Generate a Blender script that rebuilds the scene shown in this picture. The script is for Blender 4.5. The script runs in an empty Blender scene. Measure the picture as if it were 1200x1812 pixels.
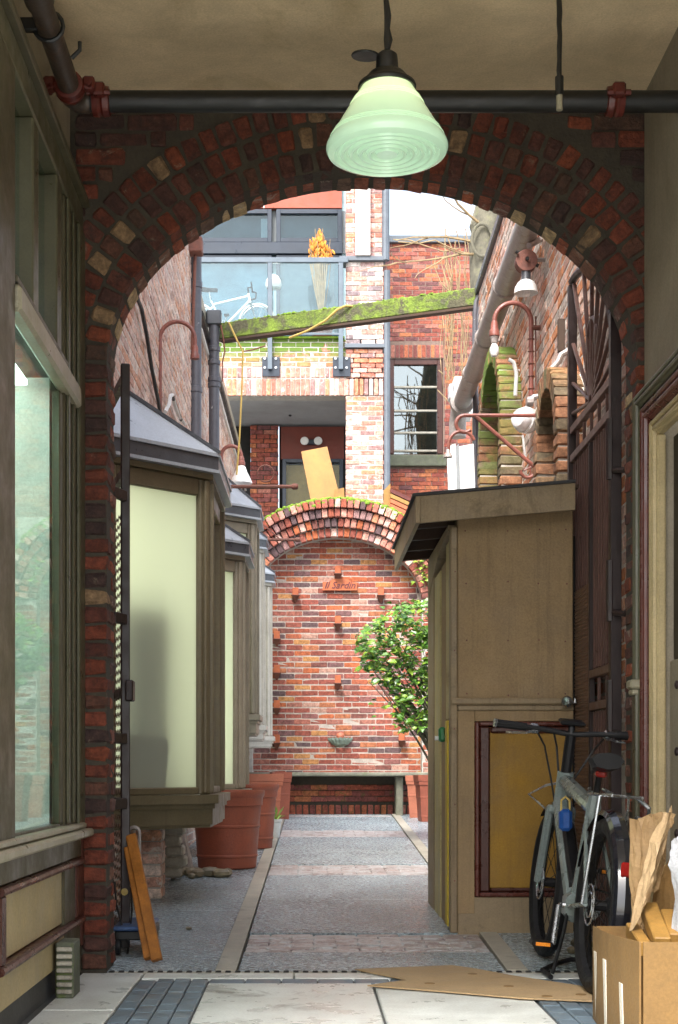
import bpy, math, random
import numpy as np
from mathutils import Vector, Matrix
rnd = random.Random(11)
sc = bpy.context.scene
COL = sc.collection
V = Vector
pi = math.pi

# ------------------------------------------------------------------ camera
F = 2600.0          # focal length in photo pixels
EYE = 0.87
D = 6.357           # distance to the archway
cam = bpy.data.cameras.new('camera')
camo = bpy.data.objects.new('camera', cam)
COL.objects.link(camo)
camo.location = (0, 0, EYE)
camo.rotation_euler = (pi / 2, 0, 0)
cam.sensor_fit = 'VERTICAL'
cam.sensor_height = 36.0
cam.lens = 36.0 * F / 1812.0
cam.shift_x = 60.0 / 1812.0
cam.shift_y = 459.0 / 1812.0
cam.clip_start = 0.05
cam.clip_end = 500
cam.dof.use_dof = False
sc.camera = camo

# ------------------------------------------------------------------ light
SUN_EL, SUN_AZ = 52.0, 200.0
w = bpy.data.worlds.new("World")
sc.world = w
w.use_nodes = True
nt = w.node_tree
bg = nt.nodes['Background']
sky = nt.nodes.new('ShaderNodeTexSky')
sky.sky_type = 'NISHITA'
sky.sun_disc = False
sky.sun_elevation = math.radians(SUN_EL)
sky.sun_rotation = math.radians(SUN_AZ)
sky.air_density = 1.0
sky.dust_density = 4.0
hsv = nt.nodes.new('ShaderNodeHueSaturation')
hsv.inputs['Saturation'].default_value = 0.5
nt.links.new(sky.outputs[0], hsv.inputs['Color'])
nt.links.new(hsv.outputs[0], bg.inputs[0])
bg.inputs[1].default_value = 0.15
sun = bpy.data.lights.new('sun', 'SUN')
sun.energy = 1.5
sun.angle = math.radians(20)
sun.color = (1.0, 0.985, 0.96)
suno = bpy.data.objects.new('sun', sun)
COL.objects.link(suno)
suno.location = (0, 0, 20)
az = math.radians(SUN_AZ)
sd = V((math.sin(az) * math.cos(math.radians(SUN_EL)), math.cos(az) * math.cos(math.radians(SUN_EL)), math.sin(math.radians(SUN_EL))))
suno.rotation_euler = sd.to_track_quat('Z', 'Y').to_euler()
sc.view_settings.view_transform = 'Standard'
sc.view_settings.look = 'None'
sc.view_settings.gamma = 1.0
sc.view_settings.use_curve_mapping = False
sc.view_settings.exposure = 1.87
sc.cycles.max_bounces = 10
sc.cycles.diffuse_bounces = 6
sc.cycles.use_denoising = True

# ------------------------------------------------------------------ coordinates
def P(px, py, Y):
    return V(((px - 540) * Y / F, Y, EYE + (1365 - py) * Y / F))
_s = 0.01346
_c = math.sqrt(1 - _s * _s)
def Lp(p):                      # lane frame -> world (the lane bears slightly right of the passage)
    return V((p[0] * _c + p[1] * _s, p[1] * _c - p[0] * _s, p[2]))
def LX(px, Y):                  # lane x of photo column px at depth Y
    return (px - 575) * Y / F
def ZZ(py, Y):
    return EYE + (1365 - py) * Y / F
def gz(Y):                      # the lane climbs towards the far wall
    return 0.16 * max(0.0, Y / D - 1)
LU = V((_s, _c, 0)); LN = V((_c, -_s, 0)); UZ = V((0, 0, 1)); UX = V((1, 0, 0)); UY = V((0, 1, 0))

# ------------------------------------------------------------------ materials
def _nodes(name):
    m = bpy.data.materials.new(name)
    m.use_nodes = True
    t = m.node_tree
    return m, t, t.nodes['Principled BSDF']
def _noise(t, scale, detail=4, rough=0.6, vec=None, dist=0.0):
    n = t.nodes.new('ShaderNodeTexNoise')
    n.inputs['Scale'].default_value = scale
    n.inputs['Detail'].default_value = detail
    n.inputs['Roughness'].default_value = rough
    n.inputs['Distortion'].default_value = dist
    if vec: t.links.new(vec, n.inputs['Vector'])
    return n.outputs['Fac']
def _pos(t):
    g = t.nodes.new('ShaderNodeNewGeometry')
    return g.outputs['Position']
def _map(t, val, a, b, c=0.0, d=1.0):
    n = t.nodes.new('ShaderNodeMapRange')
    t.links.new(val, n.inputs[0])
    for i, x in enumerate((a, b, c, d)): n.inputs[i + 1].default_value = x
    return n.outputs[0]
def _mix(t, fac, a, b, mode='MIX'):
    n = t.nodes.new('ShaderNodeMix')
    n.data_type = 'RGBA'; n.blend_type = mode
    for k, x in ((0, fac), (6, a), (7, b)):
        if hasattr(x, 'is_linked') or hasattr(x, 'links'): t.links.new(x, n.inputs[k])
        elif k == 0: n.inputs[0].default_value = x
        else: n.inputs[k].default_value = (*x, 1) if len(x) == 3 else x
    return n.outputs[2]
def _math(t, op, a, b=None):
    n = t.nodes.new('ShaderNodeMath'); n.operation = op
    for k, x in ((0, a), (1, b)):
        if x is None: continue
        if hasattr(x, 'links'): t.links.new(x, n.inputs[k])
        else: n.inputs[k].default_value = x
    return n.outputs[0]
def _bump(t, b, h, strength, dist=0.01):
    n = t.nodes.new('ShaderNodeBump')
    n.inputs['Strength'].default_value = strength
    n.inputs['Distance'].default_value = dist
    t.links.new(h, n.inputs['Height'])
    t.links.new(n.outputs[0], b.inputs['Normal'])
def M(name, col, rough=0.6, var=0.2, scale=6.0, bump=0.15, bscale=60, metal=0.0, grain=0.14, gscale=110, stain=None, stain_lo=0.56, stain_hi=0.72, sscale=3.0, rvar=0.15, coat=0.0, spec=0.5, emit=0.0, streak=None, samt=0.6):
    m, t, b = _nodes(name)
    p = _pos(t)
    n1 = _noise(t, scale, 5, 0.65, p)
    c = _mix(t, _map(t, n1, 0.3, 0.7), tuple(x * (1 - var) for x in col), tuple(min(1, x * (1 + var)) for x in col))
    if stain:
        n2 = _noise(t, sscale, 6, 0.7, p, 0.6)
        c = _mix(t, _map(t, n2, stain_lo, stain_hi), c, stain)
    if streak:
        mp = t.nodes.new('ShaderNodeMapping'); mp.inputs['Scale'].default_value = (16, 16, 0.9)
        t.links.new(p, mp.inputs['Vector'])
        ns_ = _noise(t, 1.0, 5, 0.7, mp.outputs[0])
        c = _mix(t, _map(t, ns_, 0.52, 0.74, 0, samt), c, streak)
    if grain:
        ng = _noise(t, gscale, 4, 0.75, p)
        c = _mix(t, 1.0, c, _mix(t, _map(t, ng, 0.32, 0.68), (1 - grain,) * 3, (1 + grain,) * 3), 'MULTIPLY')
        nd = _noise(t, 1.7, 6, 0.75, p, 0.5)
        c = _mix(t, 1.0, c, _mix(t, _map(t, nd, 0.4, 0.7), (1.04, 1.04, 1.04), (0.8, 0.79, 0.77)), 'MULTIPLY')
    t.links.new(c, b.inputs['Base Color'])
    n3 = _noise(t, bscale, 3, 0.6, p)
    t.links.new(_map(t, n1, 0.3, 0.7, max(0.02, rough - rvar), min(1, rough + rvar)), b.inputs['Roughness'])
    b.inputs['Metallic'].default_value = metal
    b.inputs['Specular IOR Level'].default_value = spec
    if coat: b.inputs['Coat Weight'].default_value = coat
    if bump: _bump(t, b, n3, bump, 0.01)
    if emit:
        t.links.new(c, b.inputs['Emission Color']); b.inputs['Emission Strength'].default_value = emit
    return m
def brick_mat(name, pal, smear=(0.5, 0.46, 0.4), smear_lo=0.6, rough=0.85, moss=None, moss_lo=0.5, bump=0.5, moss_z=None, dark=(0.02, 0.018, 0.016), dark_lo=0.62):
    m, t, b = _nodes(name)
    g = t.nodes.new('ShaderNodeNewGeometry')
    oi = t.nodes.new('ShaderNodeObjectInfo')
    r = _math(t, 'FRACT', _math(t, 'ADD', oi.outputs['Random'], g.outputs['Random Per Island']))
    ra = t.nodes.new('ShaderNodeValToRGB')
    ra.color_ramp.interpolation = 'CONSTANT'
    els = ra.color_ramp.elements
    while len(els) < len(pal): els.new(0.5)
    for i, c in enumerate(pal):
        els[i].position = i / len(pal); els[i].color = (*c, 1)
    t.links.new(r, ra.inputs[0])
    p = g.outputs['Position']
    n1 = _noise(t, 22, 5, 0.7, p)
    c = _mix(t, 1.0, ra.outputs[0], _mix(t, _map(t, n1, 0.32, 0.68), (0.5, 0.48, 0.47), (1.4, 1.38, 1.36)), 'MULTIPLY')
    ng = _noise(t, 75, 4, 0.8, p)
    c = _mix(t, 1.0, c, _mix(t, _map(t, ng, 0.3, 0.7), (0.7, 0.7, 0.7), (1.3, 1.3, 1.3)), 'MULTIPLY')
    n2 = _noise(t, 13, 6, 0.75, p, 0.8)
    c = _mix(t, _map(t, n2, smear_lo, smear_lo + 0.12), c, smear)
    n4 = _noise(t, 7.3, 6, 0.75, p, 0.5)
    c = _mix(t, _map(t, n4, dark_lo, dark_lo + 0.15, 0, 0.8), c, dark)
    if moss:
        n3 = _noise(t, 3.5, 5, 0.7, p, 0.4)
        f = _map(t, n3, moss_lo, moss_lo + 0.1)
        if moss_z:
            sx = t.nodes.new('ShaderNodeSeparateXYZ'); t.links.new(p, sx.inputs[0])
            f = _math(t, 'MULTIPLY', f, _map(t, sx.outputs[2], moss_z[0], moss_z[1]))
        c = _mix(t, f, c, moss)
    t.links.new(c, b.inputs['Base Color'])
    b.inputs['Roughness'].default_value = rough
    n5 = _noise(t, 70, 4, 0.7, p)
    _bump(t, b, _math(t, 'ADD', n5, n1), bump, 0.008)
    return m
def glass_mat(name, tint, k=1.0, add=0.0, rough=0.02):
    m = bpy.data.materials.new(name); m.use_nodes = True
    t = m.node_tree; t.nodes.remove(t.nodes['Principled BSDF'])
    out = t.nodes['Material Output']
    tr = t.nodes.new('ShaderNodeBsdfTransparent'); tr.inputs[0].default_value = (*tint, 1)
    gl = t.nodes.new('ShaderNodeBsdfGlossy'); gl.inputs['Roughness'].default_value = rough
    gl.inputs[0].default_value = (0.95, 1.0, 0.97, 1)
    fr = t.nodes.new('ShaderNodeFresnel'); fr.inputs[0].default_value = 1.5
    f = _math(t, 'MINIMUM', _math(t, 'ADD', _math(t, 'MULTIPLY', fr.outputs[0], k), add), 0.95)
    mx = t.nodes.new('ShaderNodeMixShader')
    t.links.new(f, mx.inputs[0]); t.links.new(tr.outputs[0], mx.inputs[1]); t.links.new(gl.outputs[0], mx.inputs[2])
    t.links.new(mx.outputs[0], out.inputs[0])
    return m
def frosted_mat(name, col):
    m = bpy.data.materials.new(name); m.use_nodes = True
    t = m.node_tree; t.nodes.remove(t.nodes['Principled BSDF'])
    out = t.nodes['Material Output']
    tl = t.nodes.new('ShaderNodeBsdfTranslucent'); tl.inputs[0].default_value = (*col, 1)
    df = t.nodes.new('ShaderNodeBsdfDiffuse'); df.inputs[0].default_value = (*col, 1)
    gl = t.nodes.new('ShaderNodeBsdfGlossy'); gl.inputs['Roughness'].default_value = 0.10
    a = t.nodes.new('ShaderNodeMixShader'); a.inputs[0].default_value = 0.3
    t.links.new(tl.outputs[0], a.inputs[1]); t.links.new(df.outputs[0], a.inputs[2])
    bb = t.nodes.new('ShaderNodeMixShader')
    fr = t.nodes.new('ShaderNodeFresnel'); fr.inputs[0].default_value = 1.4
    t.links.new(fr.outputs[0], bb.inputs[0]); t.links.new(a.outputs[0], bb.inputs[1]); t.links.new(gl.outputs[0], bb.inputs[2])
    t.links.new(bb.outputs[0], out.inputs[0])
    return m
def emit_mat(name, col, s):
    m, t, b = _nodes(name)
    b.inputs['Base Color'].default_value = (*col, 1)
    b.inputs['Emission Color'].default_value = (*col, 1)
    b.inputs['Emission Strength'].default_value = s
    return m

PAL_RED = [(0.34,0.09,0.05),(0.26,0.065,0.045),(0.40,0.12,0.06),(0.20,0.06,0.05),(0.32,0.10,0.08),(0.45,0.16,0.07),(0.15,0.06,0.06),(0.30,0.08,0.05),(0.38,0.15,0.11),(0.22,0.07,0.06)]
PAL_NICHE = [(0.301,0.076,0.041),(0.224,0.057,0.037),(0.370,0.099,0.037),(0.163,0.057,0.044),(0.310,0.122,0.089),(0.267,0.076,0.052),(0.103,0.061,0.063),(0.258,0.068,0.048),(0.378,0.213,0.163),(0.327,0.091,0.044),(0.215,0.084,0.074),(0.361,0.129,0.059),(0.241,0.065,0.044),(0.155,0.076,0.074),(0.284,0.091,0.067),(0.404,0.190,0.067),(0.327,0.114,0.081),(0.249,0.061,0.037)]
PAL_PINK = [(0.52,0.26,0.20),(0.46,0.18,0.13),(0.58,0.36,0.30),(0.40,0.13,0.09),(0.30,0.17,0.16),(0.55,0.22,0.12),(0.62,0.45,0.40),(0.48,0.2,0.15)]
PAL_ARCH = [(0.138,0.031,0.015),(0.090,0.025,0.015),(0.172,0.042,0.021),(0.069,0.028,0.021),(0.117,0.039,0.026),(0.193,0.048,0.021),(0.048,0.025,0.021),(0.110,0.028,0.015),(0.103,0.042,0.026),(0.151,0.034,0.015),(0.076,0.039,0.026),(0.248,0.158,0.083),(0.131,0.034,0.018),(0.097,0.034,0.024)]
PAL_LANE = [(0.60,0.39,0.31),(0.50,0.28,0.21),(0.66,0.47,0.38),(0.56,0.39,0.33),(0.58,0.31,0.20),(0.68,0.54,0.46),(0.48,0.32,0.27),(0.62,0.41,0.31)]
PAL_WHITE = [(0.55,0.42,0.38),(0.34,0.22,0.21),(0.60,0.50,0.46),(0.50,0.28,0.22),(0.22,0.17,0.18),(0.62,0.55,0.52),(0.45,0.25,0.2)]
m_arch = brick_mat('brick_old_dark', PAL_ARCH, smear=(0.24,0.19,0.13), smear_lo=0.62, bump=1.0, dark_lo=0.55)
m_arch_lit = brick_mat('brick_old_rim_lit', [tuple(min(.6, x * f) for x, f in zip(c, (2.0, 2.3, 2.4))) for c in PAL_ARCH], smear=(0.36,0.30,0.25), smear_lo=0.56, bump=1.0)  # arch palette lightened: lane light on the inner rim painted into the bricks
m_niche = brick_mat('brick_niche', PAL_NICHE, smear=(0.50,0.38,0.32), smear_lo=0.65, bump=0.6)
m_ring = brick_mat('brick_ring', PAL_PINK + PAL_NICHE[:7], smear=(0.5,0.45,0.4), smear_lo=0.66)
m_pink = brick_mat('brick_pink', PAL_PINK, smear=(0.68,0.6,0.55), smear_lo=0.56)
m_mossy = brick_mat('brick_mossy', PAL_PINK, smear=(0.6,0.5,0.42), smear_lo=0.58, moss=(0.10,0.17,0.02), moss_lo=0.36, moss_z=(6.95, 7.3))
m_red = brick_mat('brick_red', PAL_RED, smear=(0.42,0.3,0.26), smear_lo=0.68)
m_lane = brick_mat('brick_lane', PAL_LANE, smear=(0.64,0.57,0.50), smear_lo=0.52)
m_laner = brick_mat('brick_lane_right', PAL_LANE[:5] + [(0.50,0.19,0.07),(0.55,0.23,0.10),(0.46,0.17,0.08),(0.40,0.33,0.28),(0.5,0.42,0.36)], smear=(0.58,0.52,0.46), smear_lo=0.54)
m_lanew = brick_mat('brick_white', PAL_WHITE, smear=(0.66,0.6,0.56), smear_lo=0.56)
m_hood = brick_mat('brick_hood', [(0.2,0.12,0.06),(0.26,0.12,0.06),(0.16,0.12,0.07),(0.3,0.14,0.07)], smear=(0.42,0.42,0.3), smear_lo=0.62, moss=(0.13,0.2,0.03), moss_lo=0.42, moss_z=(3.0, 3.9))
m_basebrick = brick_mat('brick_base', PAL_RED, smear=(0.10,0.12,0.03), smear_lo=0.56)
m_strip = brick_mat('brick_paving', [(0.36,0.32,0.31),(0.32,0.26,0.25),(0.44,0.41,0.40),(0.28,0.22,0.21),(0.40,0.32,0.30)], smear=(0.55,0.56,0.56), smear_lo=0.46, rough=0.3)  # pale smear also paints the whitish glint of the wet brick bands
m_mortar_d = M('mortar_dark', (0.055,0.046,0.032), 0.95, 0.3, 20, 0.5)
m_mortar = M('mortar_pale', (0.42,0.40,0.36), 0.95, 0.25, 15, 0.4)
m_mortar_w = M('mortar_lime', (0.66,0.63,0.57), 0.95, 0.2, 15, 0.4)
m_mortar_n = M('mortar_niche', (0.40,0.345,0.30), 0.95, 0.25, 15, 0.4)
m_mortar_r = M('mortar_red', (0.22,0.15,0.12), 0.95, 0.25, 15, 0.4)
m_ceiling = M('ceiling_paint', (0.68,0.53,0.33), 0.8, 0.12, 3, 0.15, 30, stain=(0.50,0.37,0.20), sscale=1.2)
m_plaster = M('plaster_wall', (0.30,0.26,0.19), 0.8, 0.1, 4, 0.2, 40, streak=(0.22,0.185,0.13))
m_trim = M('paint_olive', (0.082,0.071,0.040), 0.45, 0.12, 9, 0.08, 40)
m_trimg = M('paint_greenish', (0.095,0.09,0.052), 0.4, 0.12, 9, 0.06, 40)
m_sill = M('paint_sill', (0.33,0.30,0.21), 0.4, 0.12, 8, 0.08, 40, stain=(0.3,0.27,0.2))
m_cream = M('paint_cream', (0.48,0.38,0.20), 0.5, 0.12, 4, 0.08, 50, stain=(0.38,0.3,0.15))
m_redtrim = M('paint_oxblood', (0.075,0.022,0.014), 0.35, 0.2, 9, 0.08, 40)
m_redrib = M('paint_red_brown', (0.115,0.028,0.018), 0.3, 0.2, 9, 0.05, 40)
m_bay = M('paint_bay', (0.24,0.21,0.155), 0.45, 0.1, 9, 0.06, 40)
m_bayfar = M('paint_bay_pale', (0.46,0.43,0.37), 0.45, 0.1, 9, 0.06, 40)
m_baytan = M('paint_bay_tan', (0.16,0.13,0.075), 0.45, 0.1, 9, 0.06, 40, streak=(0.10,0.08,0.05))
m_lead = M('roof_lead', (0.34,0.37,0.41), 0.38, 0.12, 5, 0.08, 40, spec=0.6)
m_leadd = M('roof_gutter_dark', (0.06,0.065,0.075), 0.35, 0.2, 8, 0.05, 40)
m_frost = frosted_mat('glass_frosted', (0.77,0.80,0.70))
m_frost2 = frosted_mat('glass_frosted_far', (0.75,0.78,0.70))
m_shed = M('shed_tan', (0.33,0.225,0.115), 0.7, streak=(0.17,0.115,0.06), var=0.1, scale=5, bump=0.3, bscale=120, stain=(0.16,0.115,0.06), stain_lo=0.62, stain_hi=0.85, sscale=1.6)
m_shedtrim = M('shed_trim', (0.30,0.222,0.128), 0.6, 0.12, 6, 0.15, 60, streak=(0.15,0.10,0.055), stain=(0.14,0.10,0.05), sscale=4)
m_shedpanel = M('shed_mustard', (0.34,0.185,0.02), 0.65, 0.1, 5, 0.2, 120, streak=(0.24,0.12,0.015), stain=(0.26,0.15,0.03), sscale=2)
m_yellow = M('paint_yellow', (0.62,0.45,0.04), 0.5, 0.12, 8, 0.1)
m_doorcream = M('door_cream', (0.5,0.42,0.2), 0.6, 0.15, 8, 0.1, stain=(0.3,0.2,0.08))
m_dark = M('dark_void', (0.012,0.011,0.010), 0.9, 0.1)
m_roofing = M('roof_felt', (0.05,0.05,0.052), 0.8, 0.25, 30, 0.5, 150)
m_iron = M('iron_oxide', (0.022,0.011,0.010), 0.45, 0.25, 15, 0.15, 60, spec=0.5)
m_ironl = M('iron_rail', (0.12,0.062,0.05), 0.4, 0.25, 15, 0.15, 60)
m_mesh = M('rusty_mesh', (0.16,0.085,0.045), 0.7, 0.3, 30, 0.2)
m_pipeb = M('pipe_black', (0.012,0.012,0.011), 0.45, 0.3, 8, 0.12, 40)
m_piperust = M('pipe_rusty', (0.05,0.035,0.025), 0.5, 0.35, 10, 0.2, 40, stain=(0.10,0.05,0.025), sscale=12)
m_redfit = M('fitting_red', (0.10,0.015,0.009), 0.4, 0.3, 20, 0.15)
m_gooser = M('gooseneck_red', (0.22,0.07,0.05), 0.5, 0.25, 20, 0.2, stain=(0.12,0.05,0.04), sscale=10)
m_rust = M('rust', (0.17,0.065,0.045), 0.7, 0.3, 25, 0.3)
m_downp = M('downpipe_grey', (0.085,0.085,0.10), 0.45, 0.2, 10, 0.1, stain=(0.5,0.5,0.5), stain_lo=0.66, stain_hi=0.7, sscale=14)
m_galv = M('pipe_galvanised', (0.36,0.32,0.30), 0.45, 0.25, 18, 0.25, 40, metal=0.2, stain=(0.2,0.13,0.09), sscale=9)
m_white = M('enamel_white', (0.78,0.78,0.76), 0.35, 0.06, 6, 0.05)
m_board = M('white_board', (0.8,0.8,0.8), 0.6, 0.06, 6, 0.1, stain=(0.6,0.6,0.6), sscale=3)
m_greys = M('grey_strip', (0.25,0.27,0.28), 0.6, 0.1)
m_terra = M('terracotta', (0.26,0.065,0.033), 0.55, 0.15, 7, 0.15, 50, stain=(0.18,0.045,0.028), sscale=3)
m_terra2 = M('terracotta_pale', (0.45,0.15,0.085), 0.6, 0.15, 7, 0.15, 50)
m_soil = M('soil', (0.03,0.02,0.014), 0.95, 0.3, 40, 0.8)
m_conc = M('concrete_lane', (0.30,0.375,0.41), 0.22, 0.3, 40, 1.0, 90, grain=0.7, gscale=60, spec=0.8, stain=(0.44,0.52,0.55), sscale=1.3, stain_lo=0.45, stain_hi=0.65, rvar=0.22)
m_kerb = M('kerb_stone', (0.40,0.375,0.31), 0.6, 0.2, 14, 0.3, 70, stain=(0.2,0.18,0.14), sscale=6)
m_slab = M('slab_pale', (0.70,0.73,0.70), 0.36, 0.1, 5, 0.12, 60, stain=(0.55,0.57,0.53), sscale=1.8, stain_lo=0.5, stain_hi=0.8)
m_slabdirty = M('slab_dirty', (0.68,0.71,0.68), 0.32, 0.1, 5, 0.12, 60, stain=(0.12,0.11,0.095), sscale=3.2, stain_lo=0.54, stain_hi=0.72)
m_paver = M('paver_blue', (0.14,0.19,0.235), 0.42, 0.25, 9, 0.15, 60, stain=(0.2,0.22,0.23), sscale=5)
m_street = M('street_paving', (0.36,0.36,0.34), 0.6, 0.2, 8, 0.2, 60)
m_grout = M('grout', (0.10,0.10,0.095), 0.9, 0.2)
m_card = M('cardboard', (0.22,0.125,0.04), 0.75, 0.1, 8, 0.15, 60)
m_cardf = M('cardboard_flat', (0.42,0.29,0.155), 0.75, 0.1, 8, 0.15, 60, stain=(0.34,0.22,0.11), sscale=4)
m_kraft = M('kraft_paper', (0.30,0.19,0.085), 0.75, 0.12, 10, 0.2, 40)
m_tape = M('paper_tape', (0.72,0.66,0.55), 0.5, 0.06)
m_wood = M('wood_offcut', (0.30,0.16,0.035), 0.6, 0.25, 12, 0.2)
m_orange = M('timber_orange', (0.36,0.13,0.015), 0.55, 0.3, 14, 0.2, stain=(0.12,0.05,0.015), sscale=8)
m_plank = M('plank_pale', (0.38,0.20,0.06), 0.6, 0.15, 6, 0.1, stain=(0.36,0.18,0.05), sscale=5)
m_whitetim = M('timber_white', (0.68,0.64,0.60), 0.6, 0.1, 9, 0.1, stain=(0.5,0.44,0.38), sscale=5)
m_beam = M('beam_mossy', (0.15,0.215,0.03), 0.9, 0.5, 7, 1.0, 60, grain=0.35, gscale=45, stain=(0.085,0.08,0.045), sscale=5, stain_lo=0.46, stain_hi=0.56)
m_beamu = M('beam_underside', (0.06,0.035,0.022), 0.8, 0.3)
m_moss = M('moss', (0.16,0.27,0.02), 0.95, 0.4, 18, 1.0, 90)
m_stone = M('stone_pebble', (0.24,0.20,0.125), 0.45, 0.6, 7, 0.2, 50)
m_slate = M('sill_stone', (0.12,0.13,0.09), 0.8, 0.3, 9, 0.3, 50, stain=(0.12,0.17,0.03), sscale=6)
m_bench = M('bench_stone', (0.20,0.20,0.15), 0.7, 0.3, 9, 0.3, 50, stain=(0.10,0.12,0.04), sscale=5)
m_frame = M('window_frame_navy', (0.018,0.028,0.045), 0.4, 0.15)
m_rail = M('rail_grey', (0.10,0.13,0.16), 0.4, 0.12)
m_flash = M('flashing_grey', (0.11,0.13,0.155), 0.4, 0.15)
m_panelred = M('panel_red', (0.33,0.075,0.04), 0.6, 0.08)
m_panelreddark = M('panel_red_dark', (0.16,0.035,0.022), 0.6, 0.08)
m_soffit = M('soffit_grey', (0.33,0.34,0.35), 0.7, 0.06)
m_bamboo = M('blind_bamboo', (0.42,0.29,0.13), 0.7, 0.15, 12, 0.1)
m_glass = glass_mat('glass_clear', (0.75,0.9,0.85), 1.5)
m_glassb = glass_mat('glass_balcony', (0.88,0.96,0.98), 1.1)
m_glassl = glass_mat('glass_low', (0.85,0.88,0.86), 0.25)
m_glassd = glass_mat('glass_window', (0.6,0.7,0.75), 0.9)
m_glassr = glass_mat('glass_reflecting', (0.4,0.5,0.55), 1.5, 0.12)
m_roomc = M('room_cyan', (0.50,0.68,0.72), 0.8, 0.25, 2)
m_glassr2 = glass_mat('glass_shop', (0.88,0.96,0.93), 0.2, 0.0)
m_roomd = M('room_dim', (0.22,0.24,0.25), 0.9, 0.1)
m_roomp = M('room_pale', (0.66,0.70,0.66), 0.8, 0.06)
m_curtain = M('curtain_white', (0.75,0.74,0.7), 0.8, 0.06)
m_lit = emit_mat('room_light', (1.0,0.93,0.66), 3.0)
m_bark = M('bark', (0.13,0.12,0.085), 0.9, 0.4, 9, 0.7, 40, stain=(0.2,0.2,0.1), sscale=5)
m_twig = M('twig', (0.30,0.215,0.115), 0.8, 0.3, 12, 0.2)
m_leaf = M('leaf_green', (0.10,0.24,0.03), 0.32, 0.5, 14, 0.05, spec=0.6)
m_leafy = M('leaf_light', (0.26,0.42,0.05), 0.3, 0.4, 14, 0.05, spec=0.6)
m_leafd = M('leaf_dark', (0.045,0.12,0.025), 0.3, 0.5, 14, 0.05, spec=0.6)
m_plume = M('plume_orange', (0.62,0.24,0.035), 0.8, 0.35, 25, 0.3)
m_tyre = M('tyre', (0.010,0.010,0.011), 0.6, 0.2, 20, 0.2, spec=0.3)
m_bframe = M('bike_paint', (0.19,0.23,0.225), 0.28, 0.06, 6, 0.0, coat=0.4)
m_bblack = M('bike_black', (0.008,0.008,0.009), 0.45, 0.2, 20, 0.05, spec=0.3)
m_chrome = M('bike_silver', (0.42,0.44,0.46), 0.25, 0.08, 20, 0.0, metal=0.9)
m_fender = M('fender_black', (0.012,0.013,0.018), 0.18, 0.1, 10, 0.0, coat=0.6)
m_lockb = M('lock_blue', (0.012,0.07,0.28), 0.35, 0.1)
m_reflr = M('reflector_red', (0.28,0.012,0.01), 0.2, 0.1)
m_reflo = M('reflector_orange', (0.85,0.28,0.02), 0.25, 0.1)
m_blue = M('dolly_blue', (0.05,0.10,0.22), 0.4, 0.15)
m_green = M('latch_green', (0.03,0.20,0.07), 0.4, 0.15)
m_verd = M('verdigris', (0.20,0.26,0.22), 0.6, 0.35, 20, 0.4)
m_plaq = M('plaque_rust', (0.42,0.11,0.04), 0.6, 0.2, 12, 0.2)
m_ink = M('plaque_ink', (0.09,0.02,0.03), 0.6, 0.1)
m_rope = M('rope_yellow', (0.52,0.36,0.10), 0.8, 0.2)
m_cable = M('cable_black', (0.012,0.012,0.013), 0.5, 0.2)
m_cablew = M('cable_white', (0.6,0.6,0.58), 0.5, 0.1)
m_lampg, _t, _b = _nodes('lamp_glass')
_p = _pos(_t)
_c0 = _mix(_t, _map(_t, _noise(_t, 5, 3, 0.5, _p), 0.3, 0.7), (0.42,0.62,0.41), (0.48,0.68,0.47))
_t.links.new(_c0, _b.inputs['Base Color'])
_sx = _t.nodes.new('ShaderNodeSeparateXYZ'); _t.links.new(_p, _sx.inputs[0])
_h = _map(_t, _sx.outputs[2], 2.93, 3.15)          # the bulb sits in the neck of the shade
_t.links.new(_mix(_t, _h, (0.42, 0.62, 0.45), (0.75, 0.9, 0.45)), _b.inputs['Emission Color'])
_t.links.new(_map(_t, _math(_t, 'POWER', _h, 1.6), 0.0, 1.0, 0.16, 0.34), _b.inputs['Emission Strength'])
_b.inputs['Roughness'].default_value = 0.25
_b.inputs['Coat Weight'].default_value = 0.8
_b.inputs['Coat Roughness'].default_value = 0.05

# ------------------------------------------------------------------ mesh builder
_CB = []
def _chamfer_topology():
    idx = {}
    k = 0
    for sx in (-1, 1):
        for sy in (-1, 1):
            for sz in (-1, 1):
                for a in range(3):
                    idx[(sx, sy, sz, a)] = k; k += 1
    faces = []
    S = (-1, 1)
    for a in range(3):
        b, c = (a + 1) % 3, (a + 2) % 3
        for s in S:
            q = []
            for sb, scn in ((-1, -1), (1, -1), (1, 1), (-1, 1)):
                sg = [0, 0, 0]; sg[a] = s; sg[b] = sb; sg[c] = scn
                q.append(idx[(*sg, a)])
            faces.append(q if s > 0 else q[::-1])
        for sb in S:
            for scn in S:
                s1 = [0, 0, 0]; s2 = [0, 0, 0]
                s1[a] = -1; s2[a] = 1
                s1[b] = s2[b] = sb; s1[c] = s2[c] = scn
                q = [idx[(*s1, b)], idx[(*s2, b)], idx[(*s2, c)], idx[(*s1, c)]]
                faces.append(q if sb * scn > 0 else q[::-1])
    for sx in S:
        for sy in S:
            for sz in S:
                q = [idx[(sx, sy, sz, 0)], idx[(sx, sy, sz, 1)], idx[(sx, sy, sz, 2)]]
                faces.append(q if sx * sy * sz > 0 else q[::-1])
    return faces
CBF = _chamfer_topology()
def chamfer_verts(hx, hy, hz, b):
    h = (hx, hy, hz); out = []
    for sx in (-1, 1):
        for sy in (-1, 1):
            for sz in (-1, 1):
                s = (sx, sy, sz)
                for a in range(3):
                    out.append(tuple(s[i] * (h[i] if i == a else h[i] - b) for i in range(3)))
    return out
ORG = {}
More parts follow.
